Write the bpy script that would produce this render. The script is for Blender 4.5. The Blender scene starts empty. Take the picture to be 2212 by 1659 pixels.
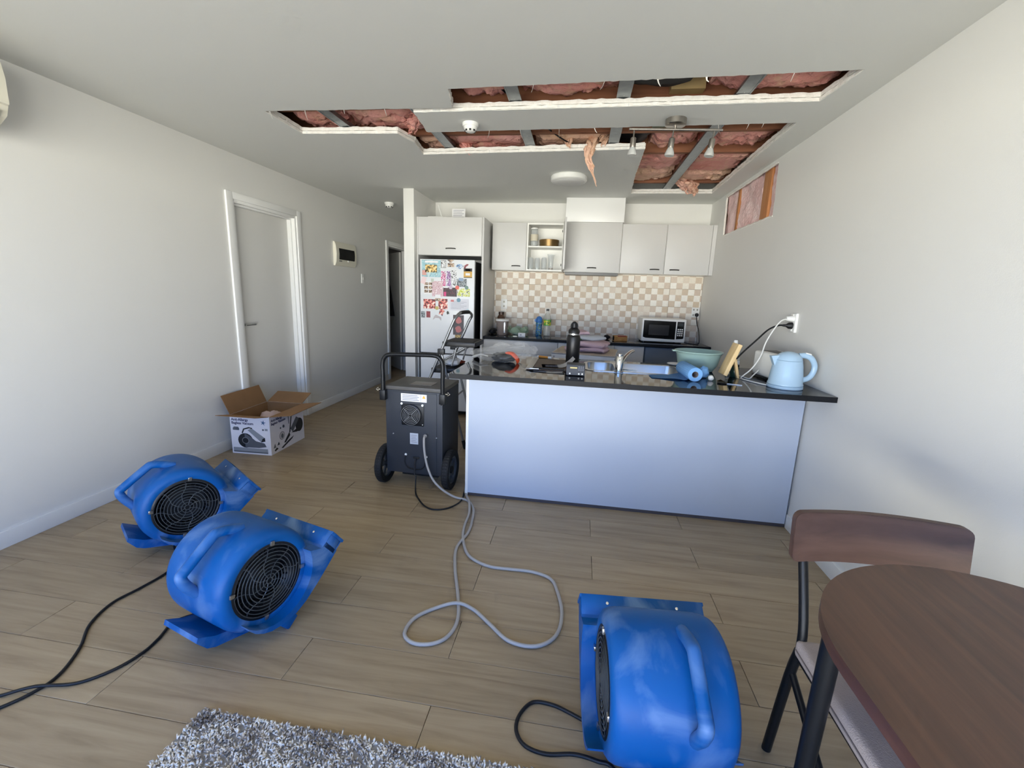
import bpy, bmesh, math, random
from mathutils import Vector, Matrix, noise
from mathutils.geometry import tessellate_polygon
random.seed(7)
S = bpy.context.scene
C = S.collection
R = math.radians
PI = math.pi

# ---------------------------------------------------------------- camera
cam_d = bpy.data.cameras.new('camera'); cam = bpy.data.objects.new('camera', cam_d); C.objects.link(cam)
cam_d.sensor_fit = 'HORIZONTAL'; cam_d.sensor_width = 36.0; cam_d.lens = 956.645/2212*36
cam_d.clip_start = 0.02; cam_d.clip_end = 100
rt = Vector((.9881, .1499, .0345)); up = Vector((-.0635, .1935, .9790)); fw = Vector((-.1401, .9696, -.2007))
cm = Matrix((rt, up, -fw)).transposed().to_4x4(); cm.translation = Vector((0, 0, 1.3736)); cam.matrix_world = cm
S.camera = cam

# ---------------------------------------------------------------- daylight: an even sky above a sunlit ground, seen through the glazed wall behind the camera
W = bpy.data.worlds.new('daylight'); S.world = W; W.use_nodes = True
nt = W.node_tree; nt.nodes.clear()
wo = nt.nodes.new('ShaderNodeOutputWorld'); bg = nt.nodes.new('ShaderNodeBackground')
tc = nt.nodes.new('ShaderNodeTexCoord'); sx = nt.nodes.new('ShaderNodeSeparateXYZ'); mr = nt.nodes.new('ShaderNodeMapRange')
cr = nt.nodes.new('ShaderNodeValToRGB')
mr.inputs[1].default_value = -1; mr.inputs[2].default_value = 1
e = cr.color_ramp.elements
e[0].position = 0.0; e[0].color = (.40, .37, .32, 1)
e[1].position = 1.0; e[1].color = (.08, .18, .54, 1)
for p, c in ((.33, (.60, .56, .50, 1)), (.44, (1.80, 1.72, 1.56, 1)), (.497, (2.75, 2.65, 2.42, 1)), (.511, (.22, .37, .74, 1)), (.60, (.15, .29, .66, 1)), (.75, (.10, .22, .57, 1))):
    q = e.new(p); q.color = c
nt.links.new(tc.outputs['Generated'], sx.inputs[0]); nt.links.new(sx.outputs[2], mr.inputs[0])
nt.links.new(mr.outputs[0], cr.inputs[0]); nt.links.new(cr.outputs[0], bg.inputs[0]); nt.links.new(bg.outputs[0], wo.inputs[0])
bg.inputs[1].default_value = 11.0
# portal at the sliding doors: guides daylight sampling, gives no light of its own
pl = bpy.data.lights.new('window_portal', 'AREA'); pl.shape = 'RECTANGLE'; pl.size = 3.9; pl.size_y = 2.1
pl.cycles.is_portal = True
po = bpy.data.objects.new('window_portal', pl); C.objects.link(po); po.location = (-.815, -1.47, 1.08); po.rotation_euler = (R(90), 0, 0)
VS = S.view_settings
VS.view_transform = 'Standard'; VS.look = 'None'; VS.gamma = 1; VS.use_curve_mapping = False; VS.exposure = 0.03
S.cycles.use_denoising = True
S.cycles.max_bounces = 5; S.cycles.diffuse_bounces = 4; S.cycles.glossy_bounces = 3; S.cycles.transmission_bounces = 4; S.cycles.transparent_max_bounces = 8
S.cycles.use_adaptive_sampling = True; S.cycles.adaptive_threshold = .08; S.cycles.adaptive_min_samples = 14; S.cycles.caustics_reflective = False; S.cycles.caustics_refractive = False
S.cycles.sample_clamp_indirect = 6

# ---------------------------------------------------------------- materials
MATS = {}
def srgb(r, g, b):
    f = lambda c: (c/12.92 if c <= .04045 else ((c+.055)/1.055)**2.4)
    return (f(r/255), f(g/255), f(b/255), 1)
def mat(name, col, rough=.5, metal=0, var=0, scale=8, bump=0, bscale=60, stretch=None, col2=None, spec=.5, trans=0, alpha=1, coat=0, wear=None, ior=1.45):
    """principled material; var mixes in col2 (or a darker tone) by noise; wear = (colour, amount, scale)"""
    if name in MATS: return MATS[name]
    m = bpy.data.materials.new(name); m.use_nodes = True; MATS[name] = m
    n = m.node_tree; b = n.nodes['Principled BSDF']
    b.inputs['Base Color'].default_value = col; b.inputs['Roughness'].default_value = rough; b.inputs['Metallic'].default_value = metal
    b.inputs['Specular IOR Level'].default_value = spec; b.inputs['IOR'].default_value = ior
    b.inputs['Transmission Weight'].default_value = trans; b.inputs['Alpha'].default_value = alpha; b.inputs['Coat Weight'].default_value = coat
    t = n.nodes.new('ShaderNodeTexCoord'); mp = n.nodes.new('ShaderNodeMapping'); n.links.new(t.outputs['Object'], mp.inputs[0])
    if stretch: mp.inputs['Scale'].default_value = stretch
    src = None
    if var or col2:
        c2 = col2 or tuple(c*.6 for c in col[:3])+(1,)
        nz = n.nodes.new('ShaderNodeTexNoise'); nz.inputs['Scale'].default_value = scale; nz.inputs['Detail'].default_value = 5
        n.links.new(mp.outputs[0], nz.inputs['Vector'])
        mx = n.nodes.new('ShaderNodeMix'); mx.data_type = 'RGBA'; mx.inputs['A'].default_value = col; mx.inputs['B'].default_value = c2
        rg = n.nodes.new('ShaderNodeMapRange'); rg.inputs[1].default_value = .35; rg.inputs[2].default_value = .7; rg.inputs[4].default_value = var or 1
        n.links.new(nz.outputs[0], rg.inputs[0]); n.links.new(rg.outputs[0], mx.inputs['Factor'])
        src = mx.outputs['Result']
    if wear:
        wc, wa, ws = wear
        nz = n.nodes.new('ShaderNodeTexNoise'); nz.inputs['Scale'].default_value = ws; nz.inputs['Detail'].default_value = 9; nz.inputs['Distortion'].default_value = 1.2
        n.links.new(mp.outputs[0], nz.inputs['Vector'])
        rg = n.nodes.new('ShaderNodeMapRange'); rg.inputs[1].default_value = .5; rg.inputs[2].default_value = .72; rg.inputs[4].default_value = wa
        n.links.new(nz.outputs[0], rg.inputs[0])
        mx = n.nodes.new('ShaderNodeMix'); mx.data_type = 'RGBA'; mx.inputs['A'].default_value = col; mx.inputs['B'].default_value = wc
        if src: n.links.new(src, mx.inputs['A'])
        n.links.new(rg.outputs[0], mx.inputs['Factor']); src = mx.outputs['Result']
    if src: n.links.new(src, b.inputs['Base Color'])
    if bump:
        nb = n.nodes.new('ShaderNodeTexNoise'); nb.inputs['Scale'].default_value = bscale; nb.inputs['Detail'].default_value = 4
        n.links.new(mp.outputs[0], nb.inputs['Vector'])
        bu = n.nodes.new('ShaderNodeBump'); bu.inputs['Strength'].default_value = bump; bu.inputs['Distance'].default_value = .01
        n.links.new(nb.outputs[0], bu.inputs['Height']); n.links.new(bu.outputs[0], b.inputs['Normal'])
    return m
def wood_mat(name, c1, c2, c3, rough, scl, perobj=True, axis=0, bump=.05):
    m = bpy.data.materials.new(name); m.use_nodes = True; MATS[name] = m
    n = m.node_tree; b = n.nodes['Principled BSDF']; b.inputs['Roughness'].default_value = rough
    t = n.nodes.new('ShaderNodeTexCoord'); oi = n.nodes.new('ShaderNodeObjectInfo')
    vm = n.nodes.new('ShaderNodeVectorMath'); vm.operation = 'MULTIPLY_ADD'
    cx = n.nodes.new('ShaderNodeCombineXYZ')
    mu = n.nodes.new('ShaderNodeMath'); mu.operation = 'MULTIPLY'; mu.inputs[1].default_value = 37.0
    n.links.new(oi.outputs['Random'], mu.inputs[0])
    if perobj:
        for i in range(3): n.links.new(mu.outputs[0], cx.inputs[i])
    n.links.new(t.outputs['Object'], vm.inputs[0])
    st = [scl, scl, scl]; st[axis] = scl*.07
    vm.inputs[1].default_value = st; n.links.new(cx.outputs[0], vm.inputs[2])
    n1 = n.nodes.new('ShaderNodeTexNoise'); n1.inputs['Scale'].default_value = 1; n1.inputs['Detail'].default_value = 7; n1.inputs['Roughness'].default_value = .62; n1.inputs['Distortion'].default_value = .6
    n.links.new(vm.outputs[0], n1.inputs['Vector'])
    rp = n.nodes.new('ShaderNodeValToRGB'); el = rp.color_ramp.elements
    el[0].position = .28; el[0].color = c1; el[1].position = .72; el[1].color = c3; k = el.new(.5); k.color = c2
    n.links.new(n1.outputs[0], rp.inputs[0])
    hs = n.nodes.new('ShaderNodeHueSaturation'); n.links.new(rp.outputs[0], hs.inputs['Color'])
    rg = n.nodes.new('ShaderNodeMapRange'); rg.inputs[3].default_value = .94 if perobj else 1; rg.inputs[4].default_value = 1.05 if perobj else 1
    n.links.new(oi.outputs['Random'], rg.inputs[0]); n.links.new(rg.outputs[0], hs.inputs['Value'])
    n.links.new(hs.outputs[0], b.inputs['Base Color'])
    bu = n.nodes.new('ShaderNodeBump'); bu.inputs['Strength'].default_value = bump; bu.inputs['Distance'].default_value = .004
    n.links.new(n1.outputs[0], bu.inputs['Height']); n.links.new(bu.outputs[0], b.inputs['Normal'])
    return m
def print_mat(name, cols, scale=30, rough=.4, stretch=None):
    """flat print: patches of several colours"""
    m = bpy.data.materials.new(name); m.use_nodes = True; MATS[name] = m
    n = m.node_tree; b = n.nodes['Principled BSDF']; b.inputs['Roughness'].default_value = rough
    t = n.nodes.new('ShaderNodeTexCoord'); mp = n.nodes.new('ShaderNodeMapping'); n.links.new(t.outputs['Object'], mp.inputs[0])
    if stretch: mp.inputs['Scale'].default_value = stretch
    nz = n.nodes.new('ShaderNodeTexNoise'); nz.inputs['Scale'].default_value = scale; nz.inputs['Detail'].default_value = 3
    n.links.new(mp.outputs[0], nz.inputs['Vector'])
    rp = n.nodes.new('ShaderNodeValToRGB'); rp.color_ramp.interpolation = 'CONSTANT'; el = rp.color_ramp.elements
    k = len(cols)
    el[0].position = 0; el[0].color = cols[0]; el[1].position = .36+.3*(k-1)/max(1, k); el[1].color = cols[-1]
    for i in range(1, k-1):
        q = el.new(.36+.3*i/k); q.color = cols[i]
    n.links.new(nz.outputs[0], rp.inputs[0]); n.links.new(rp.outputs[0], b.inputs['Base Color'])
    return m

paint = mat('wall_paint', srgb(226, 225, 221), .62, bump=.04, bscale=220)
ceil_paint = mat('ceiling_paint', srgb(224, 225, 221), .8, bump=.03, bscale=200)
white_trim = mat('white_trim', srgb(236, 236, 234), .32)
plaster = mat('gypsum_edge', srgb(244, 242, 236), .9, var=.25, scale=40, col2=srgb(205, 196, 182), bump=.5, bscale=90)
door_paint = mat('door_paint', srgb(222, 221, 217), .4)
lam = mat('cabinet_laminate', srgb(205, 204, 202), .38, var=.1, scale=3, col2=srgb(190, 190, 188))
lam_pen = mat('peninsula_laminate', srgb(186, 195, 210), .45)
lam_in = mat('cabinet_white', srgb(240, 239, 234), .45)
granite = mat('black_stone', srgb(20, 20, 22), .05, var=.5, scale=300, col2=srgb(40, 38, 38), spec=.35)
granite_edge = mat('black_stone_edge', srgb(24, 25, 28), .45, var=.5, scale=300, col2=srgb(38, 38, 40), spec=.2)
steel = mat('brushed_steel', srgb(190, 190, 188), .28, 1)
chrome = mat('chrome', srgb(215, 215, 215), .08, 1)
nickel = mat('satin_nickel', srgb(176, 170, 162), .3, 1)
galv = mat('galvanised_steel', srgb(150, 156, 160), .38, .9, var=.4, scale=25)
black_pl = mat('black_plastic', srgb(20, 20, 22), .4)
black_rub = mat('black_rubber', srgb(18, 18, 19), .7, bump=.2, bscale=120)
cord_m = mat('black_cord', srgb(14, 15, 20), .5)
white_pl = mat('white_plastic', srgb(238, 238, 234), .35)
ivory_pl = mat('ivory_plastic', srgb(228, 224, 208), .4)
black_metal = mat('black_metal', srgb(22, 24, 28), .38, .3)
grey_hose = mat('clear_hose', srgb(178, 173, 168), .4, trans=.1)
glass = mat('clear_glass', srgb(235, 240, 240), .06, alpha=.22, spec=.8)
painted_void = mat('painted_inside_shade', srgb(9, 9, 10), .9)

# ---------------------------------------------------------------- geometry helpers
def ident(p): return Vector(p)
def add_box(bm, a, b, bev=0, seg=2, T=None):
    x0, y0, z0 = a; x1, y1, z1 = b
    co = [(x0,y0,z0),(x1,y0,z0),(x1,y1,z0),(x0,y1,z0),(x0,y0,z1),(x1,y0,z1),(x1,y1,z1),(x0,y1,z1)]
    v = [bm.verts.new(T(c) if T else c) for c in co]
    fs = [bm.faces.new([v[i] for i in f]) for f in ((0,3,2,1),(4,5,6,7),(0,1,5,4),(1,2,6,5),(2,3,7,6),(3,0,4,7))]
    if bev:
        es = list({e for f in fs for e in f.edges})
        bmesh.ops.bevel(bm, geom=es, offset=bev, segments=seg, profile=.6, affect='EDGES')
    return fs
def smooth_pts(pts, n=6, closed=False):
    P = [Vector(p) for p in pts]; out = []
    m = len(P)
    for i in range(m if closed else m-1):
        p0 = P[(i-1) % m] if (closed or i > 0) else P[0]*2-P[1]
        p1 = P[i]; p2 = P[(i+1) % m]
        p3 = P[(i+2) % m] if (closed or i+2 < m) else P[-1]*2-P[-2]
        for k in range(n):
            t = k/n
            out.append(.5*((2*p1)+(p2-p0)*t+(2*p0-5*p1+4*p2-p3)*t*t+(3*p1-p0-3*p2+p3)*t**3))
    if not closed: out.append(P[-1])
    return out
def add_tube(bm, pts, r, seg=8, closed=False, caps=True, flat=1.0):
    P = [Vector(p) for p in pts]; n = len(P); rings = []
    rr = r if isinstance(r, (list, tuple)) else [r]*n
    prev = None
    for i in range(n):
        if closed: d = P[(i+1) % n]-P[i-1]
        else: d = P[min(i+1, n-1)]-P[max(i-1, 0)]
        d.normalize()
        if prev is None:
            a = Vector((0, 0, 1)) if abs(d.z) < .9 else Vector((1, 0, 0))
            u = d.cross(a).normalized()
        else:
            u = prev-d*prev.dot(d)
            u = u.normalized() if u.length > 1e-6 else d.orthogonal().normalized()
        prev = u; w = d.cross(u)
        rings.append([bm.verts.new(P[i]+(u*math.cos(2*PI*k/seg)+w*math.sin(2*PI*k/seg)*flat)*rr[i]) for k in range(seg)])
    for i in range(n if closed else n-1):
        A, B = rings[i], rings[(i+1) % n]
        for k in range(seg): bm.faces.new((A[k], A[(k+1) % seg], B[(k+1) % seg], B[k]))
    if caps and not closed:
        bm.faces.new(rings[0][::-1]); bm.faces.new(rings[-1])
def add_lathe(bm, prof, seg=32, T=None, cap=True):
    """prof = [(r, z)] turned about z; T maps (x,y,z)"""
    T = T or ident
    rings = []
    for r, z in prof:
        if r < 1e-6: rings.append([bm.verts.new(T((0, 0, z)))])
        else: rings.append([bm.verts.new(T((r*math.cos(2*PI*k/seg), r*math.sin(2*PI*k/seg), z))) for k in range(seg)])
    for A, B in zip(rings, rings[1:]):
        for k in range(seg):
            k2 = (k+1) % seg
            if len(A) == 1 and len(B) == 1: continue
            if len(A) == 1: bm.faces.new((A[0], B[k2], B[k])) if False else bm.faces.new((A[0], B[k], B[k2]))
            elif len(B) == 1: bm.faces.new((A[k2], A[k], B[0]))
            else: bm.faces.new((A[k], A[k2], B[k2], B[k]))
    if cap:
        if len(rings[0]) > 1: bm.faces.new(rings[0][::-1])
        if len(rings[-1]) > 1: bm.faces.new(rings[-1])
def add_prism(bm, poly, T0, T1, bev=0, seg=2):
    """poly of 2D points; T0/T1 map a point to the two end faces"""
    a = [bm.verts.new(T0(p)) for p in poly]; b = [bm.verts.new(T1(p)) for p in poly]
    n = len(poly); fs = [bm.faces.new(a[::-1]), bm.faces.new(b)]
    for i in range(n): fs.append(bm.faces.new((a[i], a[(i+1) % n], b[(i+1) % n], b[i])))
    if bev:
        es = [e for e in {e for f in fs for e in f.edges} if len(e.link_faces) == 2 and e.calc_face_angle(0) > .5]
        bmesh.ops.bevel(bm, geom=es, offset=bev, segments=seg, profile=.6, affect='EDGES')
    return fs
def add_sheet(bm, loops, F, t):
    """outline with holes (2D loops) filled and given thickness t; F(p, h) -> 3D"""
    tri = tessellate_polygon([[Vector((p[0], p[1], 0)) for p in l] for l in loops])
    flat = [p for l in loops for p in l]
    a = [bm.verts.new(F(p, 0)) for p in flat]; b = [bm.verts.new(F(p, t)) for p in flat]
    for t3 in tri:
        try:
            bm.faces.new([a[i] for i in t3]); bm.faces.new([b[i] for i in t3][::-1])
        except ValueError: pass
    k = 0
    for l in loops:
        n = len(l)
        for i in range(n):
            i0, i1 = k+i, k+(i+1) % n
            bm.faces.new((a[i0], a[i1], b[i1], b[i0]))
        k += n
def link(name, bm, m, parent=None, local=False, smooth=40, normals=True):
    if normals: bmesh.ops.recalc_face_normals(bm, faces=bm.faces)
    me = bpy.data.meshes.new(name); bm.to_mesh(me); bm.free()
    me.materials.append(m)
    if smooth:
        me.shade_smooth(); me.set_sharp_from_angle(angle=R(smooth))
    o = bpy.data.objects.new(name, me); C.objects.link(o)
    if parent:
        o.parent = parent
        if not local:
            M = parent.matrix_basis.copy()
            if parent.parent: M = parent.parent.matrix_basis @ parent.matrix_parent_inverse @ M
            o.matrix_parent_inverse = M.inverted()
    return o
def tag(o, label, cat, group=None):
    o['label'] = label; o['category'] = cat
    if group: o['group'] = group
    return o
def thing(name, label, cat, loc=(0, 0, 0), rz=0, group=None):
    o = bpy.data.objects.new(name, None); C.objects.link(o); o.empty_display_size = .05
    o.matrix_basis = Matrix.Translation(loc) @ Matrix.Rotation(rz, 4, 'Z')
    return tag(o, label, cat, group)
def struct(name, bm, m, parent=None, smooth=40):
    o = link(name, bm, m, parent, smooth=smooth)
    if not parent: o['kind'] = 'structure'
    return o
def part(name, m, parent, fn, local=True, smooth=40):
    bm = bmesh.new(); fn(bm); return link(name, bm, m, parent, local, smooth)
def box(name, a, b, m, parent=None, bev=0, local=False, smooth=40):
    bm = bmesh.new(); add_box(bm, a, b, bev); return link(name, bm, m, parent, local, smooth)
def tube(name, pts, r, m, parent=None, n=6, local=False, seg=8, closed=False):
    bm = bmesh.new(); add_tube(bm, smooth_pts(pts, n, closed) if n > 1 else pts, r, seg, closed); return link(name, bm, m, parent, local, 60)
def lathe(name, prof, loc, m, parent=None, seg=32, local=False, rot=None):
    bm = bmesh.new(); M = Matrix.Translation(loc)
    if rot: M = M @ rot
    add_lathe(bm, prof, seg, lambda p: M @ Vector(p)); return link(name, bm, m, parent, local, 40)
def copy_tree(o, parent=None):
    c = o.copy(); C.objects.link(c); c.parent = parent
    for ch in list(o.children): copy_tree(ch, c)
    return c
def jag(poly, step, amp, seed, closed=True):
    rnd = random.Random(seed); out = []
    n = len(poly)
    for i in range(n):
        p, q = Vector(poly[i]), Vector(poly[(i+1) % n]); L = (q-p).length; k = max(1, int(L/step))
        nrm = Vector((-(q-p).y, (q-p).x)).normalized()
        for j in range(k):
            a = p.lerp(q, j/k)
            if j: a = a+nrm*rnd.uniform(-amp, amp)
            out.append((a.x, a.y))
    return out
def text_mesh(name, txt, size, m, M, parent, local=False, extrude=.0004, bold=0):
    cu = bpy.data.curves.new(name, 'FONT'); cu.body = txt; cu.size = size; cu.extrude = extrude; cu.resolution_u = 2; cu.offset = bold; cu.space_line = .95
    tmp = bpy.data.objects.new('tmp', cu); C.objects.link(tmp)
    dg = bpy.context.evaluated_depsgraph_get(); dg.update()
    me = bpy.data.meshes.new_from_object(tmp.evaluated_get(dg)); me.transform(M); me.materials.clear(); me.materials.append(m)
    bpy.data.objects.remove(tmp); bpy.data.curves.remove(cu); me.name = name
    o = bpy.data.objects.new(name, me); C.objects.link(o); o.parent = parent
    if not local: o.matrix_parent_inverse = parent.matrix_basis.inverted()
    return o

XL, XR, ZC, YB, YF, YH, ZT = -2.85, 1.361, 2.40, 5.40, -1.5, 7.6, 2.78
YX = 8.7   # far wall of the bedroom behind the hall door
# ================================================================ THE ROOM
# floor of planks laid across the room
sub = struct('floor', (lambda bm: (add_box(bm, (XL-1.3, YF-.1, -.1), (XR+.2, YX+.1, -.012)), bm)[1])(bmesh.new()), mat('underlay', srgb(60, 50, 42), .9))
plank_m = wood_mat('plank_oak', srgb(140, 120, 93), srgb(161, 141, 112), srgb(173, 154, 124), .42, 26, True, 0, .04)
PLW, PLL = .2, 1.114
full = None
for row in range(-8, 44):
    y0 = row*PLW; off = .147 if row % 2 == 0 else -.411
    k = math.floor((XL-1.2-off)/PLL)
    x = off+k*PLL
    while x < XR:
        a, b = max(x, XL-1.2), min(x+PLL, XR)
        if y0 > 7.55 and a > XL: break
        if b > XL or row > 31:
            if y0 < 6.2: a = max(a, XL-.06)
            if b-a > .03:
                if abs(b-a-PLL) < 1e-6:
                    if full is None:
                        bm = bmesh.new(); add_box(bm, (.0008, .0008, -.012), (PLL-.0008, PLW-.0008, 0), .0012, 1)
                        p = link('plank', bm, plank_m, sub, True); full = p.data
                    else:
                        p = bpy.data.objects.new('plank', full); C.objects.link(p); p.parent = sub
                else:
                    bm = bmesh.new(); add_box(bm, (.0008, .0008, -.012), (b-a-.0008, PLW-.0008, 0), .0012, 1)
                    p = link('plank', bm, plank_m, sub, True)
                p.location = (a, y0, 0)
        x += PLL

# left wall with two door openings
D1 = (3.445, 4.255, 2.035); D2 = (6.445, 7.23, 2.0)
bm = bmesh.new()
add_sheet(bm, [[(YF-.1, 0), (D1[0], 0), (D1[0], D1[2]), (D1[1], D1[2]), (D1[1], 0), (D2[0], 0), (D2[0], D2[2]), (D2[1], D2[2]), (D2[1], 0), (YH+.1, 0), (YH+.1, ZT), (YF-.1, ZT)]],
          lambda p, h: Vector((XL-h, p[0], p[1])), .11)
struct('wall_left', bm, paint)
# right wall lining with the cut-out near the ceiling
hole_w = jag([(4.895, 2.372), (3.715, 2.372), (3.69, 2.0), (4.86, 2.005)], .06, .006, 3)
bm = bmesh.new()
add_sheet(bm, [[(YF-.1, 0), (YB+.1, 0), (YB+.1, ZT), (YF-.1, ZT)], hole_w], lambda p, h: Vector((XR+h, p[0], p[1])), .014)
struct('wall_right', bm, paint)
box('wall_outer', (XR+.104, YF-.1, 0), (XR+.16, YB+.1, ZT), mat('building_wrap', srgb(70, 55, 50), .9))['kind'] = 'structure'
for y0 in (3.62, 4.93): box('trim_7' if y0 < 4 else 'trim_8', (XR+.014, y0-.6 if y0 < 4 else y0+.01, 1.2), (XR+.1, y0-.02 if y0 < 4 else y0+.2, 2.7), mat('framing_dark', srgb(90, 62, 44), .85))['kind'] = 'structure'
# kitchen back wall, nib wall, hall end, glazed wall behind
wb = struct('wall_back', (lambda bm: (add_box(bm, (-1.80, YB, 0), (XR+.05, YB+.1, ZT)), bm)[1])(bmesh.new()), paint)
struct('wall_nib', (lambda bm: (add_box(bm, (-1.889, 4.68, 0), (-1.775, YH+.1, ZT), .002), bm)[1])(bmesh.new()), paint)
struct('wall_hall', (lambda bm: (add_box(bm, (XL-.1, YH, 0), (-1.85, YH+.1, ZT)), bm)[1])(bmesh.new()), paint)
bm = bmesh.new()
add_box(bm, (XL-1.4, 5.9, -.05), (XL-1.3, YX+.1, ZT)); add_box(bm, (XL-1.4, 5.9, -.05), (XL-.11, 6.0, ZT)); add_box(bm, (XL-1.4, YX, -.05), (XL, YX+.1, ZT)); add_box(bm, (XL-.11, YH+.1, -.05), (XL, YX, ZT))
struct('wall_bedroom', bm, paint)
WX0, WX1, WZ = -2.78, 1.15, 2.15
bm = bmesh.new()
add_sheet(bm, [[(XL-.1, 0), (WX0, 0), (WX0, WZ), (WX1, WZ), (WX1, 0), (XR+.1, 0), (XR+.1, ZT), (XL-.1, ZT)]], lambda p, h: Vector((p[0], YF-h, p[1])), .1)
struct('wall_front', bm, paint)
alu = mat('window_aluminium', srgb(200, 200, 200), .4, .6)
wn = bpy.data.objects.new('window_1', None); C.objects.link(wn); wn.location = (-.75, YF-.05, 0); wn['kind'] = 'structure'
pane_m = bpy.data.materials.new('window_pane'); pane_m.use_nodes = True
_n = pane_m.node_tree; _n.nodes.clear(); _o = _n.nodes.new('ShaderNodeOutputMaterial'); _t = _n.nodes.new('ShaderNodeBsdfTransparent'); _g = _n.nodes.new('ShaderNodeBsdfGlossy'); _x = _n.nodes.new('ShaderNodeMixShader')
_g.inputs['Roughness'].default_value = .01; _x.inputs[0].default_value = .05; _t.inputs[0].default_value = (.97, .985, .98, 1)
_n.links.new(_t.outputs[0], _x.inputs[1]); _n.links.new(_g.outputs[0], _x.inputs[2]); _n.links.new(_x.outputs[0], _o.inputs[0])
for i in range(3):
    a = WX0+(WX1-WX0)*i/3; b = WX0+(WX1-WX0)*(i+1)/3
    bm = bmesh.new(); y = YF-.06-.012*(i % 2)
    for q in (((a, y-.02, 0), (a+.05, y+.02, WZ)), ((b-.05, y-.02, 0), (b, y+.02, WZ)), ((a+.05, y-.02, 0), (b-.05, y+.02, .06)), ((a+.05, y-.02, WZ-.05), (b-.05, y+.02, WZ))): add_box(bm, *q)
    fr = link('window_frame', bm, alu, wn)
    bm = bmesh.new(); add_box(bm, (a+.05, y-.003, .06), (b-.05, y+.003, WZ-.05)); g = link('window_glass', bm, pane_m, wn)

# ceiling lining, two sheets, with the flood-damaged strips cut out
HOLE = [(-1.96, 2.69), (-.795, 2.712), (-.75, 2.474), (1.183, 2.411), (1.16, 2.742), (-1.04, 2.763), (-1.07, 3.09), (1.18, 3.035),
        (1.215, 4.875), (.434, 4.885), (.395, 4.2), (.379, 3.487), (-1.272, 3.562), (-1.24, 3.3), (-1.29, 3.105), (-1.968, 3.08)]
OUT = [(XL-1.4, YF-.1), (XR+.02, YF-.1), (XR+.02, YX+.1), (XL-1.4, YX+.1)]
bm = bmesh.new(); add_sheet(bm, [OUT, jag(HOLE, .035, .003, 11)], lambda p, h: Vector((p[0], p[1], ZC+h)), .018)
ceil = struct('ceiling', bm, ceil_paint, smooth=0)
# raw gypsum shows on every cut edge: thin irregular strips along the outline
for sd, (z0, z1, off) in enumerate(((.0015, .017, .004), (.0195, .041, .006))):
    for i in range(len(HOLE)):
        p, q = Vector(HOLE[i]), Vector(HOLE[(i+1) % len(HOLE)]); L = (q-p).length; k = max(2, int(L/.03)); d = (q-p)/L; nn = Vector((-d.y, d.x))
        rnd = random.Random(100*sd+i); bm = bmesh.new()
        prev = None
        for j in range(k+1):
            a = p+d*(L*j/k); w = off+rnd.uniform(-.003, .004); za = ZC+z0+rnd.uniform(-.001, .001); zb = ZC+z1+rnd.uniform(-.004, .003)

            s = 1
            cur = [bm.verts.new((a.x+nn.x*s*w, a.y+nn.y*s*w, za)), bm.verts.new((a.x+nn.x*s*w, a.y+nn.y*s*w, zb)), bm.verts.new((a.x-nn.x*s*.03, a.y-nn.y*s*.03, zb)), bm.verts.new((a.x-nn.x*s*.03, a.y-nn.y*s*.03, za))]
            if prev:
                for t in range(4): bm.faces.new((prev[t], prev[(t+1) % 4], cur[(t+1) % 4], cur[t]))
            else: bm.faces.new(cur)
            prev = cur
        bm.faces.new(prev[::-1])
        link('gypsum_edge', bm, plaster, ceil, smooth=20)
# curls of torn lining paper
rnd = random.Random(5)
for (x, y) in ((-1.93, 2.70), (-1.7, 2.7), (-1.45, 2.70), (-1.2, 2.705), (-.3, 2.46), (.05, 2.45), (.3, 2.445), (.52, 2.435), (.9, 2.425), (-.65, 3.075), (-.45, 3.07), (-.2, 3.07), (.02, 3.07), (.75, 3.05), (.92, 3.045), (1.0, 3.04)):
    bm = bmesh.new(); l = rnd.uniform(.018, .05); q = rnd.uniform(-.02, .02)
    P = smooth_pts([(x, y, ZC+.002), (x+q*.4, y+.004, ZC-l*.5), (x+q, y+.001+rnd.uniform(-.01, .01), ZC-l)], 4)
    add_tube(bm, P, [.005-.004*i/len(P) for i in range(len(P))], 5, flat=.3)
    link('torn_paper', bm, plaster, ceil)
struct('ceiling_upper', (lambda bm: (add_box(bm, (XL-1.4, YF-.1, ZT), (XR+.2, YX+.1, ZT+.1)), bm)[1])(bmesh.new()), mat('floor_above', srgb(70, 50, 40), .9))

# skirtings
def skirt(n, a, b): 
    bm = bmesh.new(); add_box(bm, a, b, .003, 2); struct(n, bm, white_trim)
skirt('baseboard_left', (XL, YF, 0), (XL+.012, D1[0]-.08, .09)); skirt('baseboard_hall', (XL, D1[1]+.06, 0), (XL+.012, D2[0]-.07, .09))
skirt('baseboard_right', (XR-.012, YF, 0), (XR, 2.764, .09)); skirt('baseboard_nib', (-1.901, 4.68, 0), (-1.889, YH, .09))

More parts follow.
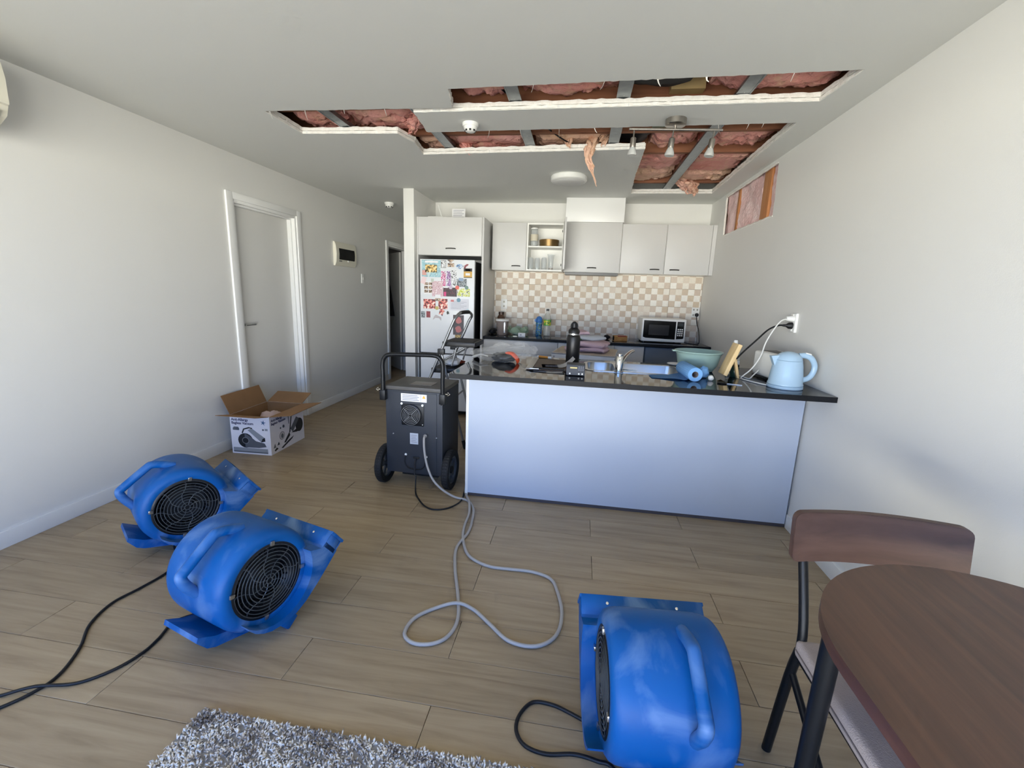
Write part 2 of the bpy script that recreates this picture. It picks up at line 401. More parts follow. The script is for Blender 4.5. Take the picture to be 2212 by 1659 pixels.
# doors: frame, leaf, handle
def door_frame(n, D, xs=.02):
    r = bpy.data.objects.new('door_%d' % n, None); C.objects.link(r); r.location = (XL, (D[0]+D[1])/2, 0); r['kind'] = 'structure'
    r.matrix_basis = Matrix.Translation((XL, (D[0]+D[1])/2, 0))
    w = .066
    for nm, a, b in (('architrave', (XL-.002, D[0]-w-.015, 0), (XL+.016, D[0]-.012, D[2]+w)), ('architrave', (XL-.002, D[1]+.012, 0), (XL+.016, D[1]+w+.012, D[2]+w)), ('architrave', (XL-.002, D[0]-.012, D[2]+.012), (XL+.016, D[1]+.012, D[2]+w))):
        box(nm, a, b, white_trim, r, .003)
    for nm, a, b in (('jamb', (XL-.11, D[0]-.012, 0), (XL+.004, D[0]+.012, D[2])), ('jamb', (XL-.11, D[1]-.012, 0), (XL+.004, D[1]+.012, D[2])), ('jamb', (XL-.11, D[0]+.012, D[2]-.012), (XL+.004, D[1]-.012, D[2]+.012))):
        box(nm, a, b, white_trim, r, .002)
    return r
d1 = door_frame(1, D1)
for a, b in (((XL-.07, D1[1]-.030, 0), (XL-.03, D1[1]-.012, D1[2]-.012)), ((XL-.07, D1[0]+.012, D1[2]-.028), (XL-.03, D1[1]-.03, D1[2]-.012))): box('door_stop', a, b, white_trim, d1, .002)
lf = box('door_leaf', (XL-.106, D1[0]+.014, .008), (XL-.07, D1[1]-.014, D1[2]-.014), door_paint, d1, .002)
bm = bmesh.new(); add_lathe(bm, [(.025, 0), (.025, .006), (.012, .008), (.009, .04), (.0, .04)], 20, lambda p: Vector((XL-.07+p[2], D1[0]+.075+p[0], 1.02+p[1])))
hd = link('door_handle', bm, steel, lf)
tube('lever', [(XL-.032, D1[0]+.075, 1.02), (XL-.028, D1[0]+.10, 1.02), (XL-.030, D1[0]+.19, 1.02)], .009, steel, lf)
d2 = door_frame(2, D2)
# open leaf of the hall door, hinged at the far jamb, swung into the dark bedroom
def leafT(p): # p=(along, thick, z)
    a = R(-47); return Vector((XL-.115-p[0]*math.cos(a)+p[1]*math.sin(a), D2[1]-.02-p[0]*math.sin(a)-p[1]*math.cos(a), p[2]))
bm = bmesh.new(); add_box(bm, (0, 0, .01), (.75, .035, 1.97), .002, 1, leafT); lf2 = link('door_leaf', bm, door_paint, d2)
for z in (.25, 1.1, 1.78):
    bm = bmesh.new(); add_tube(bm, [(XL-.045, D2[1]-.026, z), (XL-.045, D2[1]-.026, z+.09)], .009, 8); add_box(bm, (XL-.055, D2[1]-.036, z), (XL-.02, D2[1]-.014, z+.09)); link('hinge', bm, steel, d2)

# ================================================================ CEILING VOID: joists, steel battens, pink insulation
joist_m = wood_mat('joist_timber', srgb(108, 66, 48), srgb(150, 98, 70), srgb(176, 122, 88), .8, 14, True, 0, .1)
for i, (y, where) in enumerate(((2.46, 'nearest the room, over the front cut edge'), (2.87, 'over the left-hand opening and the hanging board strip'), (3.36, 'just behind the hanging board strip'), (3.83, 'above the spotlight opening, before the thick pink bulge'), (4.76, 'at the far end of the opening over the kitchen'))):
    b = box('timber_joist', (XL+.3, y, 2.476), (XR, y+.045, 2.70), joist_m, None, .002)
    tag(b, 'brown timber ceiling joist '+where, 'joist', 'exposed ceiling joists')
def batten(x, y0, y1, label):
    r = thing('steel_batten', label, 'batten', (x, (y0+y1)/2, 2.443), group='steel ceiling battens')
    bm = bmesh.new()
    prof = [(-.034, 2.447), (-.034, 2.444), (-.020, 2.443), (-.019, 2.474), (.019, 2.474), (.020, 2.443), (.034, 2.444), (.034, 2.447), (.022, 2.4455), (.021, 2.4765), (-.021, 2.4765), (-.022, 2.4455)]
    web = [(-.030, 2.443), (.030, 2.443), (.024, 2.476), (-.024, 2.476)]
    add_prism(bm, web, lambda p: Vector((x+p[0], y0, p[1])), lambda p: Vector((x+p[0], y1, p[1])))
    link('channel', bm, galv, r, smooth=10)
    for s in (-1, 1):
        bm = bmesh.new(); add_box(bm, (x+s*.033-.004, y0, 2.4415), (x+s*.033+.004, y1, 2.4455)); link('flange', bm, galv, r)
    for k in range(int((y1-y0)/.3)):
        bm = bmesh.new(); add_lathe(bm, [(.004, 0), (.004, .002), (0, .003)], 10, lambda p: Vector((x+p[0], y0+.12+k*.3+p[1], 2.443-p[2]))); link('screw', bm, steel, r)
batten(-1.652, 2.2, 3.5, 'grey steel batten crossing the left end of the ceiling opening')
batten(-1.055, 2.2, 4.2, 'grey steel batten beside the left end of the hanging board strip')
batten(-.435, 2.0, 4.2, 'grey steel batten above the smoke detector strip')
batten(.163, 2.0, 4.2, 'grey steel batten left of the three spotlights')
batten(.779, 2.0, 5.2, 'longest grey steel batten, running past the right spotlight to the kitchen wall')
def insulation_mat(name, a, b, c):
    m = mat(name, a, .95, var=1, scale=5, col2=b, wear=(c, .7, 9), bump=.9, bscale=45); return m
ins = insulation_mat('pink_fibreglass', srgb(238, 178, 168), srgb(216, 142, 130), srgb(228, 190, 158))
ins2 = insulation_mat('tan_fibreglass', srgb(228, 190, 162), srgb(236, 184, 168), srgb(208, 166, 130))
def batt(x0, x1, y0, y1, zb, bulge, seed, label, m=None, drop=None):
    nx, ny = max(8, int((x1-x0)/.014)), max(6, int((y1-y0)/.014)); bm = bmesh.new()
    g = {}
    for i in range(nx+1):
        for j in range(ny+1):
            u, v = i/nx, j/ny
            edge = min(1, 4*min(u, 1-u)+.25)*min(1, 3.2*min(v, 1-v)+.15)
            x = x0+(x1-x0)*u; y = y0+(y1-y0)*v
            n1 = noise.noise(Vector((x*5+seed, y*6, seed))); n2 = noise.noise(Vector((x*16+seed, y*20, seed*2))); n3 = noise.noise(Vector((x*42, y*45+seed, seed)))
            n4 = abs(noise.noise(Vector((x*11+seed, y*13, seed*3))))
            z = zb-bulge*edge*(.8+.6*n1)+.035*n2*edge+.02*n3+.045*(.25-n4)*edge
            jx, jy = .018*noise.noise(Vector((x*9, y*9, seed+5))), .02*noise.noise(Vector((x*9, y*9, seed+9)))
            if drop: z = min(z, zb) 
            g[i, j, 0] = bm.verts.new((x+jx, y+jy, max(z, 2.479) if not drop else z)); g[i, j, 1] = bm.verts.new((x, y, zb+.09))
    for i in range(nx):
        for j in range(ny):
            bm.faces.new((g[i,j,0], g[i,j+1,0], g[i+1,j+1,0], g[i+1,j,0])); bm.faces.new((g[i,j,1], g[i+1,j,1], g[i+1,j+1,1], g[i,j+1,1]))
    for i in range(nx):
        for j in (0, ny): bm.faces.new((g[i,j,0], g[i+1,j,0], g[i+1,j,1], g[i,j,1]))
    for j in range(ny):
        for i in (0, nx): bm.faces.new((g[i,j,0], g[i,j+1,0], g[i,j+1,1], g[i,j,1]))
    o = link('insulation_batt', bm, m or ins, smooth=60)
    return tag(o, label, 'insulation', 'pink insulation batts in the ceiling')
batt(-2.0, -1.67, 2.925, 3.35, 2.545, .075, 1, 'pink insulation batt at the far left corner of the ceiling opening')
batt(-1.64, -1.07, 2.925, 3.355, 2.545, .08, 2, 'dusky pink insulation batt between the first two steel battens from the left')
batt(-1.30, -1.08, 3.41, 3.82, 2.54, .08, 3, 'tan crumpled insulation batt left of the steel batten at the opening corner', ins2)
batt(-1.04, -.46, 3.41, 3.82, 2.53, .08, 4, 'salmon pink insulation batt bulging over the board edge behind the smoke detector')
batt(-.41, .13, 3.41, 3.82, 2.535, .08, 6, 'ragged peach insulation batt above the hanging tuft', ins2)
batt(-.76, -.46, 2.51, 2.86, 2.545, .075, 7, 'dark pink insulation batt at the left end of the upper opening')
batt(-.40, .13, 2.51, 2.86, 2.55, .08, 8, 'pink insulation batt in the upper opening, between the second and third battens')
batt(.62, 1.24, 2.51, 2.86, 2.545, .08, 9, 'large pink insulation batt at the right end of the upper opening')
batt(.44, .76, 3.41, 3.825, 2.55, .07, 10, 'mauve insulation batt behind the middle spotlight')
batt(.80, 1.25, 3.41, 3.825, 2.55, .07, 11, 'mauve insulation batt behind the right spotlight')
batt(.34, .76, 3.88, 4.36, 2.535, .085, 12, 'pale pink insulation batt left of the long batten over the kitchen')
batt(.80, 1.25, 3.88, 4.42, 2.53, .09, 13, 'biggest pale pink insulation bulge, right of the long batten')
batt(.34, .76, 4.37, 4.75, 2.535, .085, 14, 'tan insulation batt low in the far left corner over the kitchen', ins2)
batt(.80, 1.25, 4.43, 4.75, 2.53, .09, 15, 'frayed tan insulation batt in the far right corner over the kitchen', ins2)
# the slack edge of the far batt folds over the board edge
def tuft(name, pts, rads, m, label, seed, strands=16):
    """a torn tuft: many flattened, wandering ribbons of fibre"""
    rnd = random.Random(seed); bm = bmesh.new(); base = smooth_pts(pts, 6); n = len(base); k = len(rads)-1
    for s_ in range(strands):
        o_ = Vector((rnd.uniform(-1, 1), rnd.uniform(-1, 1), rnd.uniform(-.6, .6))); stop = max(5, int(n*rnd.uniform(.45, 1) if s_ > 2 else n)); P, rr = [], []
        for i in range(stop):
            t = i/(n-1)*k; a = int(min(t, k-1)); w = rads[a]+(rads[a+1]-rads[a])*(t-a); q = base[i]*22
            P.append(base[i]+o_*w*.75+Vector((noise.noise(q+Vector((seed+s_*3, 0, 0))), noise.noise(q+Vector((0, seed+s_*3, 0))), noise.noise(q+Vector((0, 0, s_*3)))))*w*.8)
            rr.append(max(.0012, w*.45*(1-.85*(i/(stop-1))**2)*(1+.5*noise.noise(q*3+Vector((s_, 0, 0))))))
        add_tube(bm, P, rr, 7, flat=.45)
    o = link(name, bm, m, smooth=60); return tag(o, label, 'insulation', 'loose insulation hanging from the ceiling')
tuft('insulation_tuft', [(.03, 3.56, 2.50), (.02, 3.51, 2.46), (-.005, 3.475, 2.41), (-.008, 3.47, 2.34), (.015, 3.47, 2.28), (.03, 3.47, 2.24), (.05, 3.47, 2.19), (.065, 3.47, 2.15)], [.03, .034, .03, .022, .018, .008, .006, .003], ins2, 'long peach insulation tuft dangling from the board edge by the dome light', 3)
tuft('insulation_tuft', [(-.95, 3.62, 2.50), (-.93, 3.585, 2.46), (-.905, 3.565, 2.42), (-.895, 3.565, 2.395)], [.045, .04, .025, .01], ins, 'short pink insulation tuft lapping over the white board edge', 4)
tuft('insulation_tuft', [(-1.10, 3.08, 2.50), (-1.17, 3.11, 2.475), (-1.22, 3.18, 2.455), (-1.235, 3.28, 2.44)], [.035, .045, .04, .02], ins, 'pink insulation tuft spilling at the stepped corner of the ceiling opening', 5, 22)
tuft('insulation_tuft', [(.88, 4.70, 2.49), (.98, 4.80, 2.45), (1.05, 4.86, 2.415), (1.04, 4.865, 2.37)], [.06, .06, .045, .012], ins2, 'frayed tan insulation tuft drooping by the kitchen wall', 6, 26)
tuft('insulation_tuft', [(.10, 3.52, 2.48), (.085, 3.50, 2.45), (.09, 3.475, 2.42)], [.03, .035, .015], ins2, 'small peach insulation tuft right of the dangling one', 8)
tuft('insulation_tuft', [(-.15, 3.53, 2.48), (-.16, 3.50, 2.44), (-.14, 3.475, 2.405)], [.025, .02, .006], ins2, 'wispy insulation tuft left of the dangling one', 9, 9)
# plywood packer and black duct between joists, loose cable
b = box('timber_packer', (.42, 2.80, 2.50), (.60, 2.868, 2.66), mat('packer_ply', srgb(196, 170, 120), .7, var=.4, scale=12)); tag(b, 'pale yellow plywood packer fixed to the joist above the ceiling strip', 'packer')
b = box('backing_board', (.40, 3.10, 2.485), (.60, 3.33, 2.50), mat('green_board', srgb(128, 138, 112), .8, var=.4, scale=10)); tag(b, 'dull green backing board behind the spotlight bar', 'board')
def rough_blob(name, c, r, m, label, cat, seed, amp=.25, f=9, sub=3):
    bm = bmesh.new(); bmesh.ops.create_icosphere(bm, subdivisions=sub, radius=1)
    for v in bm.verts:
        d = v.co.normalized(); k = 1+amp*noise.noise(d*2.1+Vector((seed, 0, 0)))+amp*.5*noise.noise(d*5+Vector((0, seed, 0)))
        v.co = Vector((c[0]+d.x*r[0]*k, c[1]+d.y*r[1]*k, c[2]+d.z*r[2]*k))
    o = link(name, bm, m, smooth=60)
    if label: tag(o, label, cat)
    return o
rough_blob('foil_duct', (.30, 3.62, 2.56), (.13, .16, .06), mat('black_foil', srgb(34, 34, 36), .6, var=.5), 'black crumpled duct wrap beside the left spotlight', 'duct', 2)
rough_blob('foil_duct', (.34, 2.66, 2.525), (.20, .12, .045), MATS['black_foil'], 'black crumpled duct wrap above the cut edge, left of the plywood packer', 'duct', 6)
for pts, lb in (([(-.62, 2.35, 2.52), (-.55, 2.62, 2.5), (-.47, 2.83, 2.487), (-.46, 3.0, 2.48)], 'thin dark cable sagging in the upper ceiling opening'), ([(-.36, 3.0, 2.48), (-.30, 3.3, 2.49), (-.2, 3.46, 2.465), (-.12, 3.53, 2.45)], 'thin dark cable crossing the lower ceiling opening')):
    tag(tube('cable', pts, .005, cord_m), lb, 'cable', 'loose ceiling cables')
# right wall cavity: studs and batts seen through the cut-out
stud_m = wood_mat('stud_timber', srgb(146, 92, 52), srgb(186, 126, 78), srgb(206, 152, 104), .75, 12, True, 2, .1)
for y0, y1, lb in ((4.55, 4.60, 'thin orange timber stud inside the wall cut-out, on the kitchen side'), (3.86, 4.0, 'wide orange timber stud inside the wall cut-out, on the room side')):
    tag(box('wall_stud', (XR+.017, y0, 1.2), (XR+.10, y1, 2.7), stud_m, None, .002), lb, 'stud', 'studs in the wall cut-out')
def wbatt(y0, y1, seed, label):
    bm = bmesh.new(); ny, nz = max(5, int((y1-y0)/.03)), 36; g = {}
    for i in range(ny+1):
        for j in range(nz+1):
            y = y0+(y1-y0)*i/ny; z = 1.7+.95*j/nz
            d = .03+.02*noise.noise(Vector((y*6+seed, z*6, 1)))+.012*noise.noise(Vector((y*22, z*22, seed)))
            g[i,j,0] = bm.verts.new((XR+d, y, z)); g[i,j,1] = bm.verts.new((XR+.1, y, z))
    for i in range(ny):
        for j in range(nz): bm.faces.new((g[i,j,0], g[i+1,j,0], g[i+1,j+1,0], g[i,j+1,0])); bm.faces.new((g[i,j,1], g[i,j+1,1], g[i+1,j+1,1], g[i+1,j,1]))
    for i in range(ny):
        for j in (0, nz): bm.faces.new((g[i,j,0], g[i+1,j,0], g[i+1,j,1], g[i,j,1]))
    for j in range(nz):
        for i in (0, ny): bm.faces.new((g[i,j,0], g[i,j+1,0], g[i,j+1,1], g[i,j,1]))
    return tag(link('wall_batt', bm, insulation_mat('wall_fibreglass', srgb(240, 212, 210), srgb(226, 186, 184), srgb(246, 228, 226)), smooth=60), label, 'insulation', 'insulation in the wall cut-out')
wbatt(4.01, 4.54, 4, 'pale pink insulation between the two studs in the wall cut-out')
wbatt(4.61, 4.92, 7, 'shaded pink insulation beside the thin stud in the wall cut-out'); wbatt(3.64, 3.855, 9, 'narrow pale insulation strip at the room end of the wall cut-out')
# raw edge of the wall cut-out
wr = bpy.data.objects['wall_right']
hw = [(4.895, 2.372), (3.715, 2.372), (3.69, 2.0), (4.86, 2.005)]
for i in (0, 2, 3):
    p, q = Vector(hw[i]), Vector(hw[(i+1) % 4]); n = 24; bm = bmesh.new(); pts = []
    rn = random.Random(40+i)
    for k in range(n+1):
        a = p.lerp(q, k/n); pts.append((XR+.003, a.x+rn.uniform(-.004, .004), a.y+rn.uniform(-.004, .004)))
    add_tube(bm, pts, [.007+rn.uniform(-.002, .003) for _ in pts], 6); link('gypsum_edge', bm, plaster, wr)

# ================================================================ CEILING FITTINGS
def smoke(name, loc, label, s=1):
    r = thing(name, label, 'smoke detector', loc)
    lathe('base', [(.05*s, 0), (.05*s, -.014*s), (.046*s, -.02*s), (0, -.02*s)], (0, 0, 0), white_pl, r, 32, True)
    lathe('sensor_head', [(.043*s, -.02*s), (.040*s, -.034*s), (.030*s, -.046*s), (.024*s, -.050*s), (0, -.051*s)], (0, 0, 0), white_pl, r, 32, True)
    for k in range(8):
        a = k*PI/4+.2
        part('vent_slot', black_pl, r, lambda bm: add_box(bm, (-.006*s, -.002*s, -.006*s), (.006*s, .002*s, .006*s), 0, 2, lambda p: Vector((math.cos(a)*.034*s-math.sin(a)*p[0]+math.cos(a)*p[1], math.sin(a)*.034*s+math.cos(a)*p[0]+math.sin(a)*p[1], -.042*s+p[2]))))
smoke('smoke_detector', (-.745, 2.95, ZC), 'round white smoke detector on the hanging ceiling strip')
smoke('smoke_detector', (-2.37, 5.43, ZC), 'white smoke detector on the hallway ceiling beyond the nib wall', 1.15)
dl = thing('dome_light', 'round white flush ceiling light in front of the kitchen cabinets', 'ceiling light', (-.166, 4.21, ZC))
lathe('light_base', [(.150, 0), (.158, -.008), (.158, -.040), (.150, -.048), (.140, -.05)], (0, 0, 0), white_pl, dl, 48, True)
lathe('diffuser', [(.142, -.046), (.136, -.054), (.10, -.064), (.05, -.068), (0, -.069)], (0, 0, 0), mat('opal_diffuser', srgb(214, 214, 212), .5), dl, 48, True)
sp = thing('spotlight_bar', 'nickel spotlight bar with three small lamps under the ceiling strip', 'ceiling light', (.487, 2.95, ZC))
lathe('canopy', [(.06, 0), (.06, -.03), (.055, -.034), (0, -.034)], (0, 0, 0), nickel, sp, 32, True)
part('stem', nickel, sp, lambda bm: add_tube(bm, [(0, 0, -.03), (0, 0, -.055)], .008))
part('bar', nickel, sp, lambda bm: add_tube(bm, [(-.265, -.02, -.054), (.27, .02, -.054)], .0075, 12))
glassy = mat('lamp_glass', srgb(226, 228, 226), .2, trans=.5)
for k, (dx, tilt) in enumerate(((-.235, 1), (-.008, 5), (.225, 7))):
    def HT(p, dx=dx, t=R(tilt)):
        x, y, z = p; return Vector((dx+x*math.cos(t)+z*math.sin(t), dx*.075+y, -.056+z*math.cos(t)-x*math.sin(t)))
    l = part('lamp_holder', nickel, sp, lambda bm: (add_tube(bm, [HT((0, 0, 0)), HT((0, 0, -.045))], .0045), add_lathe(bm, [(.010, -.042), (.0165, -.048), (.0175, -.09), (.0165, -.098)], 20, HT)))
    part('lamp_glass', glassy, l, lambda bm: add_lathe(bm, [(.013, -.094), (.018, -.104), (.026, -.125), (.028, -.138), (.026, -.142), (.010, -.143)], 20, HT))

# ================================================================ LEFT WALL FITTINGS
sb = thing('switchboard', 'ivory electrical switchboard with dark smoked window on the left wall', 'switchboard', (XL, 5.175, 1.62))
prof = [(0, 1.62), (.018, 1.622), (.034, 1.66), (.042, 1.755), (.034, 1.85), (.018, 1.889), (0, 1.891)]
bm = bmesh.new(); add_prism(bm, prof, lambda p: Vector((XL+p[0], 4.94, p[1])), lambda p: Vector((XL+p[0], 5.41, p[1])), .003, 1); link('cover', bm, ivory_pl, sb, smooth=30)
prof = [(.02, 1.69), (.041, 1.692), (.0455, 1.72), (.0475, 1.755), (.0455, 1.79), (.041, 1.818), (.02, 1.82)]
bm = bmesh.new(); add_prism(bm, prof, lambda p: Vector((XL+p[0], 5.0, p[1])), lambda p: Vector((XL+p[0], 5.355, p[1])), .002, 1); w = link('window_flap', bm, mat('smoked_plastic', srgb(14, 15, 16), .12), sb, smooth=30)
box('latch', (XL+.038, 5.19, 1.672), (XL+.046, 5.22, 1.69), white_pl, sb, .002); box('maker_plate', (XL+.034, 5.0, 1.668), (XL+.0385, 5.06, 1.682), mat('grey_print', srgb(120, 120, 118), .5), sb)
sw = thing('light_switch', 'slim white light switch on the left wall below the switchboard', 'light switch', (XL, 5.63, 1.5))
box('switch_plate', (XL, 5.59, 1.435), (XL+.009, 5.665, 1.552), white_pl, sw, .003); box('rocker', (XL+.009, 5.618, 1.475), (XL+.014, 5.637, 1.51), white_pl, sw, .002)
ac = thing('air_conditioner', 'cream wall-mounted air conditioner high on the left wall at the frame edge', 'air conditioner', (XL, 1.45, 2.04))
def acT(y): return lambda p: Vector((XL+p[0], y, p[1]))
prof = [(0, 2.04), (.10, 2.035), (.17, 2.05), (.215, 2.085), (.235, 2.14), (.235, 2.24), (.22, 2.30), (.18, 2.325), (0, 2.33)]
bm = bmesh.new(); add_prism(bm, prof, acT(1.02), acT(1.85), .012, 3); link('casing', bm, ivory_pl, ac, smooth=35)
prof = [(.232, 2.125), (.245, 2.13), (.247, 2.24), (.236, 2.30), (.226, 2.305)]
bm = bmesh.new(); add_prism(bm, prof, acT(1.03), acT(1.845), .003, 2); link('front_panel', bm, ivory_pl, ac)
prof = [(.12, 2.028), (.19, 2.05), (.235, 2.10), (.242, 2.098), (.198, 2.042), (.125, 2.018)]
bm = bmesh.new(); add_prism(bm, prof, acT(1.06), acT(1.81), .002, 1); link('louvre', bm, ivory_pl, ac)

# ================================================================ KITCHEN
def handle(parent, cx, y, z, w=.09):
    bm = bmesh.new(); P = smooth_pts([(cx-w/2, y, z), (cx-w/2+.004, y-.018, z+.001), (cx, y-.024, z+.002), (cx+w/2-.004, y-.018, z+.001), (cx+w/2, y, z)], 5)
    add_tube(bm, P, .0055, 8); return link('handle', bm, mat('pewter_handle', srgb(84, 82, 80), .35, .9), parent)
def wall_unit(x0, x1, y0, y1, z0, z1, label, hx=None, door=True, gap=.0025, shelf=False):
    r = thing('wall_cabinet', label, 'cabinet', ((x0+x1)/2, (y0+y1)/2, z0), group='kitchen wall cabinets')
    t = .016
    bm = bmesh.new(); yb = y0+.019
    add_box(bm, (x0, yb, z0), (x0+t, y1, z1)); add_box(bm, (x1-t, yb, z0), (x1, y1, z1)); add_box(bm, (x0+t, yb, z0), (x1-t, y1, z0+t)); add_box(bm, (x0+t, yb, z1-t), (x1-t, y1, z1)); add_box(bm, (x0+t, y1-.006, z0+t), (x1-t, y1, z1-t))
    link('carcass', bm, lam_in, r)
    if shelf: box('shelf', (x0+t, yb+.02, shelf-.008), (x1-t, y1-.006, shelf+.008), lam_in, r)
    if door:
        d = box('door', (x0+gap, y0, z0+gap), (x1-gap, y0+.018, z1-gap), lam, r, .0015)
        if hx is not None: handle(d, hx, y0, z0+.045)
    return r
YC = 5.07
wall_unit(-1.012, -.627, YC, YB, 1.628, 2.136, 'closed grey wall cabinet beside the tall fridge cabinet', -.735)
cab_o = wall_unit(-.625, -.216, YC, YB, 1.628, 2.136, 'open wall cabinet showing glasses and a gold tin', door=False, shelf=1.89)
# its door stands open at a right angle, hinged on the right
def odT(p):
    a = R(94); x, y, z = p; return Vector((-.216-x*math.cos(a)+y*math.sin(a), YC-x*math.sin(a)-y*math.cos(a), z))
bm = bmesh.new(); add_box(bm, (.0, -.01, 1.63), (.40, .008, 2.134), .0015, 2, odT); od = link('door', bm, lam, cab_o)
for z in (1.70, 2.06):
    bm = bmesh.new(); add_lathe(bm, [(.014, 0), (.014, .008), (0, .008)], 16, lambda p: Vector((-.232-p[2], YC+.05+p[0], z+p[1]))); link('hinge', bm, black_metal, cab_o)
wall_unit(-.205, .399, YC, YB, 1.628, 2.15, 'wide grey rangehood cabinet under the white boxed duct', .10)
box('rangehood', (-.19, YC+.03, 1.60), (.39, YB-.02, 1.628), mat('hood_grey', srgb(120, 120, 120), .4), bpy.data.objects['wall_cabinet.002'], .002)
wall_unit(.401, .861, YC, YB, 1.628, 2.136, 'grey wall cabinet next to the rangehood cabinet', .765)
wall_unit(.863, 1.318, YC, YB, 1.628, 2.136, 'grey wall cabinet nearest the right-hand wall', .97)
tag(box('filler_panel', (1.3195, YC+.004, 1.628), (1.359, YB, 2.136), lam), 'narrow grey filler panel between the last cabinet and the right wall', 'panel')
st = box('trim_1', (-.212, YC+.02, 2.153), (.409, YB, ZC), white_trim, None, .002); st['kind'] = 'structure'
# tall fridge surround with a cupboard on top
fc = thing('fridge_cabinet', 'tall grey cabinet surround over and beside the fridge', 'cabinet', (-1.405, 5.07, 0))
box('side_panel', (-1.058, 4.75, 0), (-1.036, YB-.012, 2.136), lam, fc, .0015); box('side_panel', (-1.772, 4.75, 0), (-1.757, YB-.012, 2.136), lam, fc, .0015)
box('top_box', (-1.757, 4.77, 1.745), (-1.058, YB-.012, 2.134), lam, fc)
d = box('door', (-1.755, 4.748, 1.748), (-1.060, 4.768, 2.134), lam, fc, .0015); handle(d, -1.395, 4.748, 1.815, .10)

# tiles: 400 x 200 mm, each printed with a check of small squares
def tile_mat():
    m = bpy.data.materials.new('check_tile'); m.use_nodes = True; n = m.node_tree; b = n.nodes['Principled BSDF']; b.inputs['Roughness'].default_value = .55; b.inputs['Specular IOR Level'].default_value = .25
    g = n.nodes.new('ShaderNodeNewGeometry'); vm = n.nodes.new('ShaderNodeVectorMath'); vm.operation = 'MULTIPLY_ADD'
    k = 1/.0674; vm.inputs[1].default_value = (k, 0, k); vm.inputs[2].default_value = (.207*k+100, 0, 100-1.4845*k)
    n.links.new(g.outputs['Position'], vm.inputs[0])
    fl = n.nodes.new('ShaderNodeVectorMath'); fl.operation = 'FLOOR'; n.links.new(vm.outputs[0], fl.inputs[0])
    fr = n.nodes.new('ShaderNodeVectorMath'); fr.operation = 'FRACTION'; n.links.new(vm.outputs[0], fr.inputs[0])
    s = n.nodes.new('ShaderNodeSeparateXYZ'); n.links.new(fl.outputs[0], s.inputs[0])
    ad = n.nodes.new('ShaderNodeMath'); ad.operation = 'ADD'; n.links.new(s.outputs[0], ad.inputs[0]); n.links.new(s.outputs[2], ad.inputs[1])
    md = n.nodes.new('ShaderNodeMath'); md.operation = 'MODULO'; md.inputs[1].default_value = 2; n.links.new(ad.outputs[0], md.inputs[0])
    rd = n.nodes.new('ShaderNodeMath'); rd.operation = 'ROUND'; n.links.new(md.outputs[0], rd.inputs[0])
    wn_ = n.nodes.new('ShaderNodeTexWhiteNoise'); wn_.noise_dimensions = '3D'; n.links.new(fl.outputs[0], wn_.inputs['Vector'])
    r1 = n.nodes.new('ShaderNodeValToRGB'); r2 = n.nodes.new('ShaderNodeValToRGB')
    for rp, cs in ((r1, ((242, 236, 224), (247, 243, 234), (234, 225, 210))), (r2, ((214, 197, 174), (210, 192, 175), (230, 218, 202)))):
        el = rp.color_ramp.elements; el[0].color = srgb(*cs[0]); el[1].color = srgb(*cs[2]); q = el.new(.5); q.color = srgb(*cs[1])
        n.links.new(wn_.outputs[0], rp.inputs[0])
    mx = n.nodes.new('ShaderNodeMix'); mx.data_type = 'RGBA'; n.links.new(rd.outputs[0], mx.inputs['Factor']); n.links.new(r1.outputs[0], mx.inputs['A']); n.links.new(r2.outputs[0], mx.inputs['B'])
    nz = n.nodes.new('ShaderNodeTexNoise'); nz.inputs['Scale'].default_value = 60; n.links.new(g.outputs['Position'], nz.inputs['Vector'])
    rg = n.nodes.new('ShaderNodeMapRange'); rg.inputs[3].default_value = .9; rg.inputs[4].default_value = 1.08; n.links.new(nz.outputs[0], rg.inputs[0])
    hs = n.nodes.new('ShaderNodeHueSaturation'); n.links.new(mx.outputs['Result'], hs.inputs['Color']); n.links.new(rg.outputs[0], hs.inputs['Value'])
    n.links.new(hs.outputs[0], b.inputs['Base Color']); return m
tm = tile_mat()
box('grout', (-1.034, YB-.004, .88), (XR-.001, YB, 1.64), mat('grout', srgb(176, 158, 140), .9), wb)
xs = [-1.034, -.612, -.207, .197, .601, 1.005, XR-.002]; zs = [.884, 1.0795, 1.282, 1.4845, 1.638]
for i in range(6):
    for j in range(4): box('tile', (xs[i]+.0016, YB-.010, zs[j]+.0016), (xs[i+1]-.0016, YB-.004, zs[j+1]-.0016), tm, wb, .0012)

# back bench: base units and black worktop
def base_unit(x0, x1, fronts, label, yf=4.815):
    r = thing('base_cabinet', label, 'cabinet', ((x0+x1)/2, 5.1, 0), group='kitchen base cabinets')
    box('carcass', (x0, yf+.02, .10), (x1, YB-.012, .868), lam_in, r); box('kickboard', (x0, yf+.06, 0), (x1, yf+.075, .10), black_pl, r)
    for a, b, z0, z1 in fronts: box('drawer_front' if z1-z0 < .3 else 'door', (a+.002, yf, z0), (b-.002, yf+.018, z1), lam, r, .0015)
    return r
base_unit(-1.034, -.21, ((-1.034, -.21, .725, .862), (-1.034, -.21, .42, .72), (-1.034, -.21, .11, .415)), 'grey drawer cabinet under the back bench beside the fridge')
base_unit(-.208, .39, ((-.208, .39, .11, .862),), 'grey base cabinet in the middle of the back bench, hidden by the carton')
base_unit(.392, .70, ((.392, .70, .11, .862),), 'narrow grey door cabinet under the back bench, right of the oven')
dw = thing('under_bench_unit', 'dark slate fronted unit under the microwave end of the back bench', 'cabinet', (1.02, 5.1, 0))
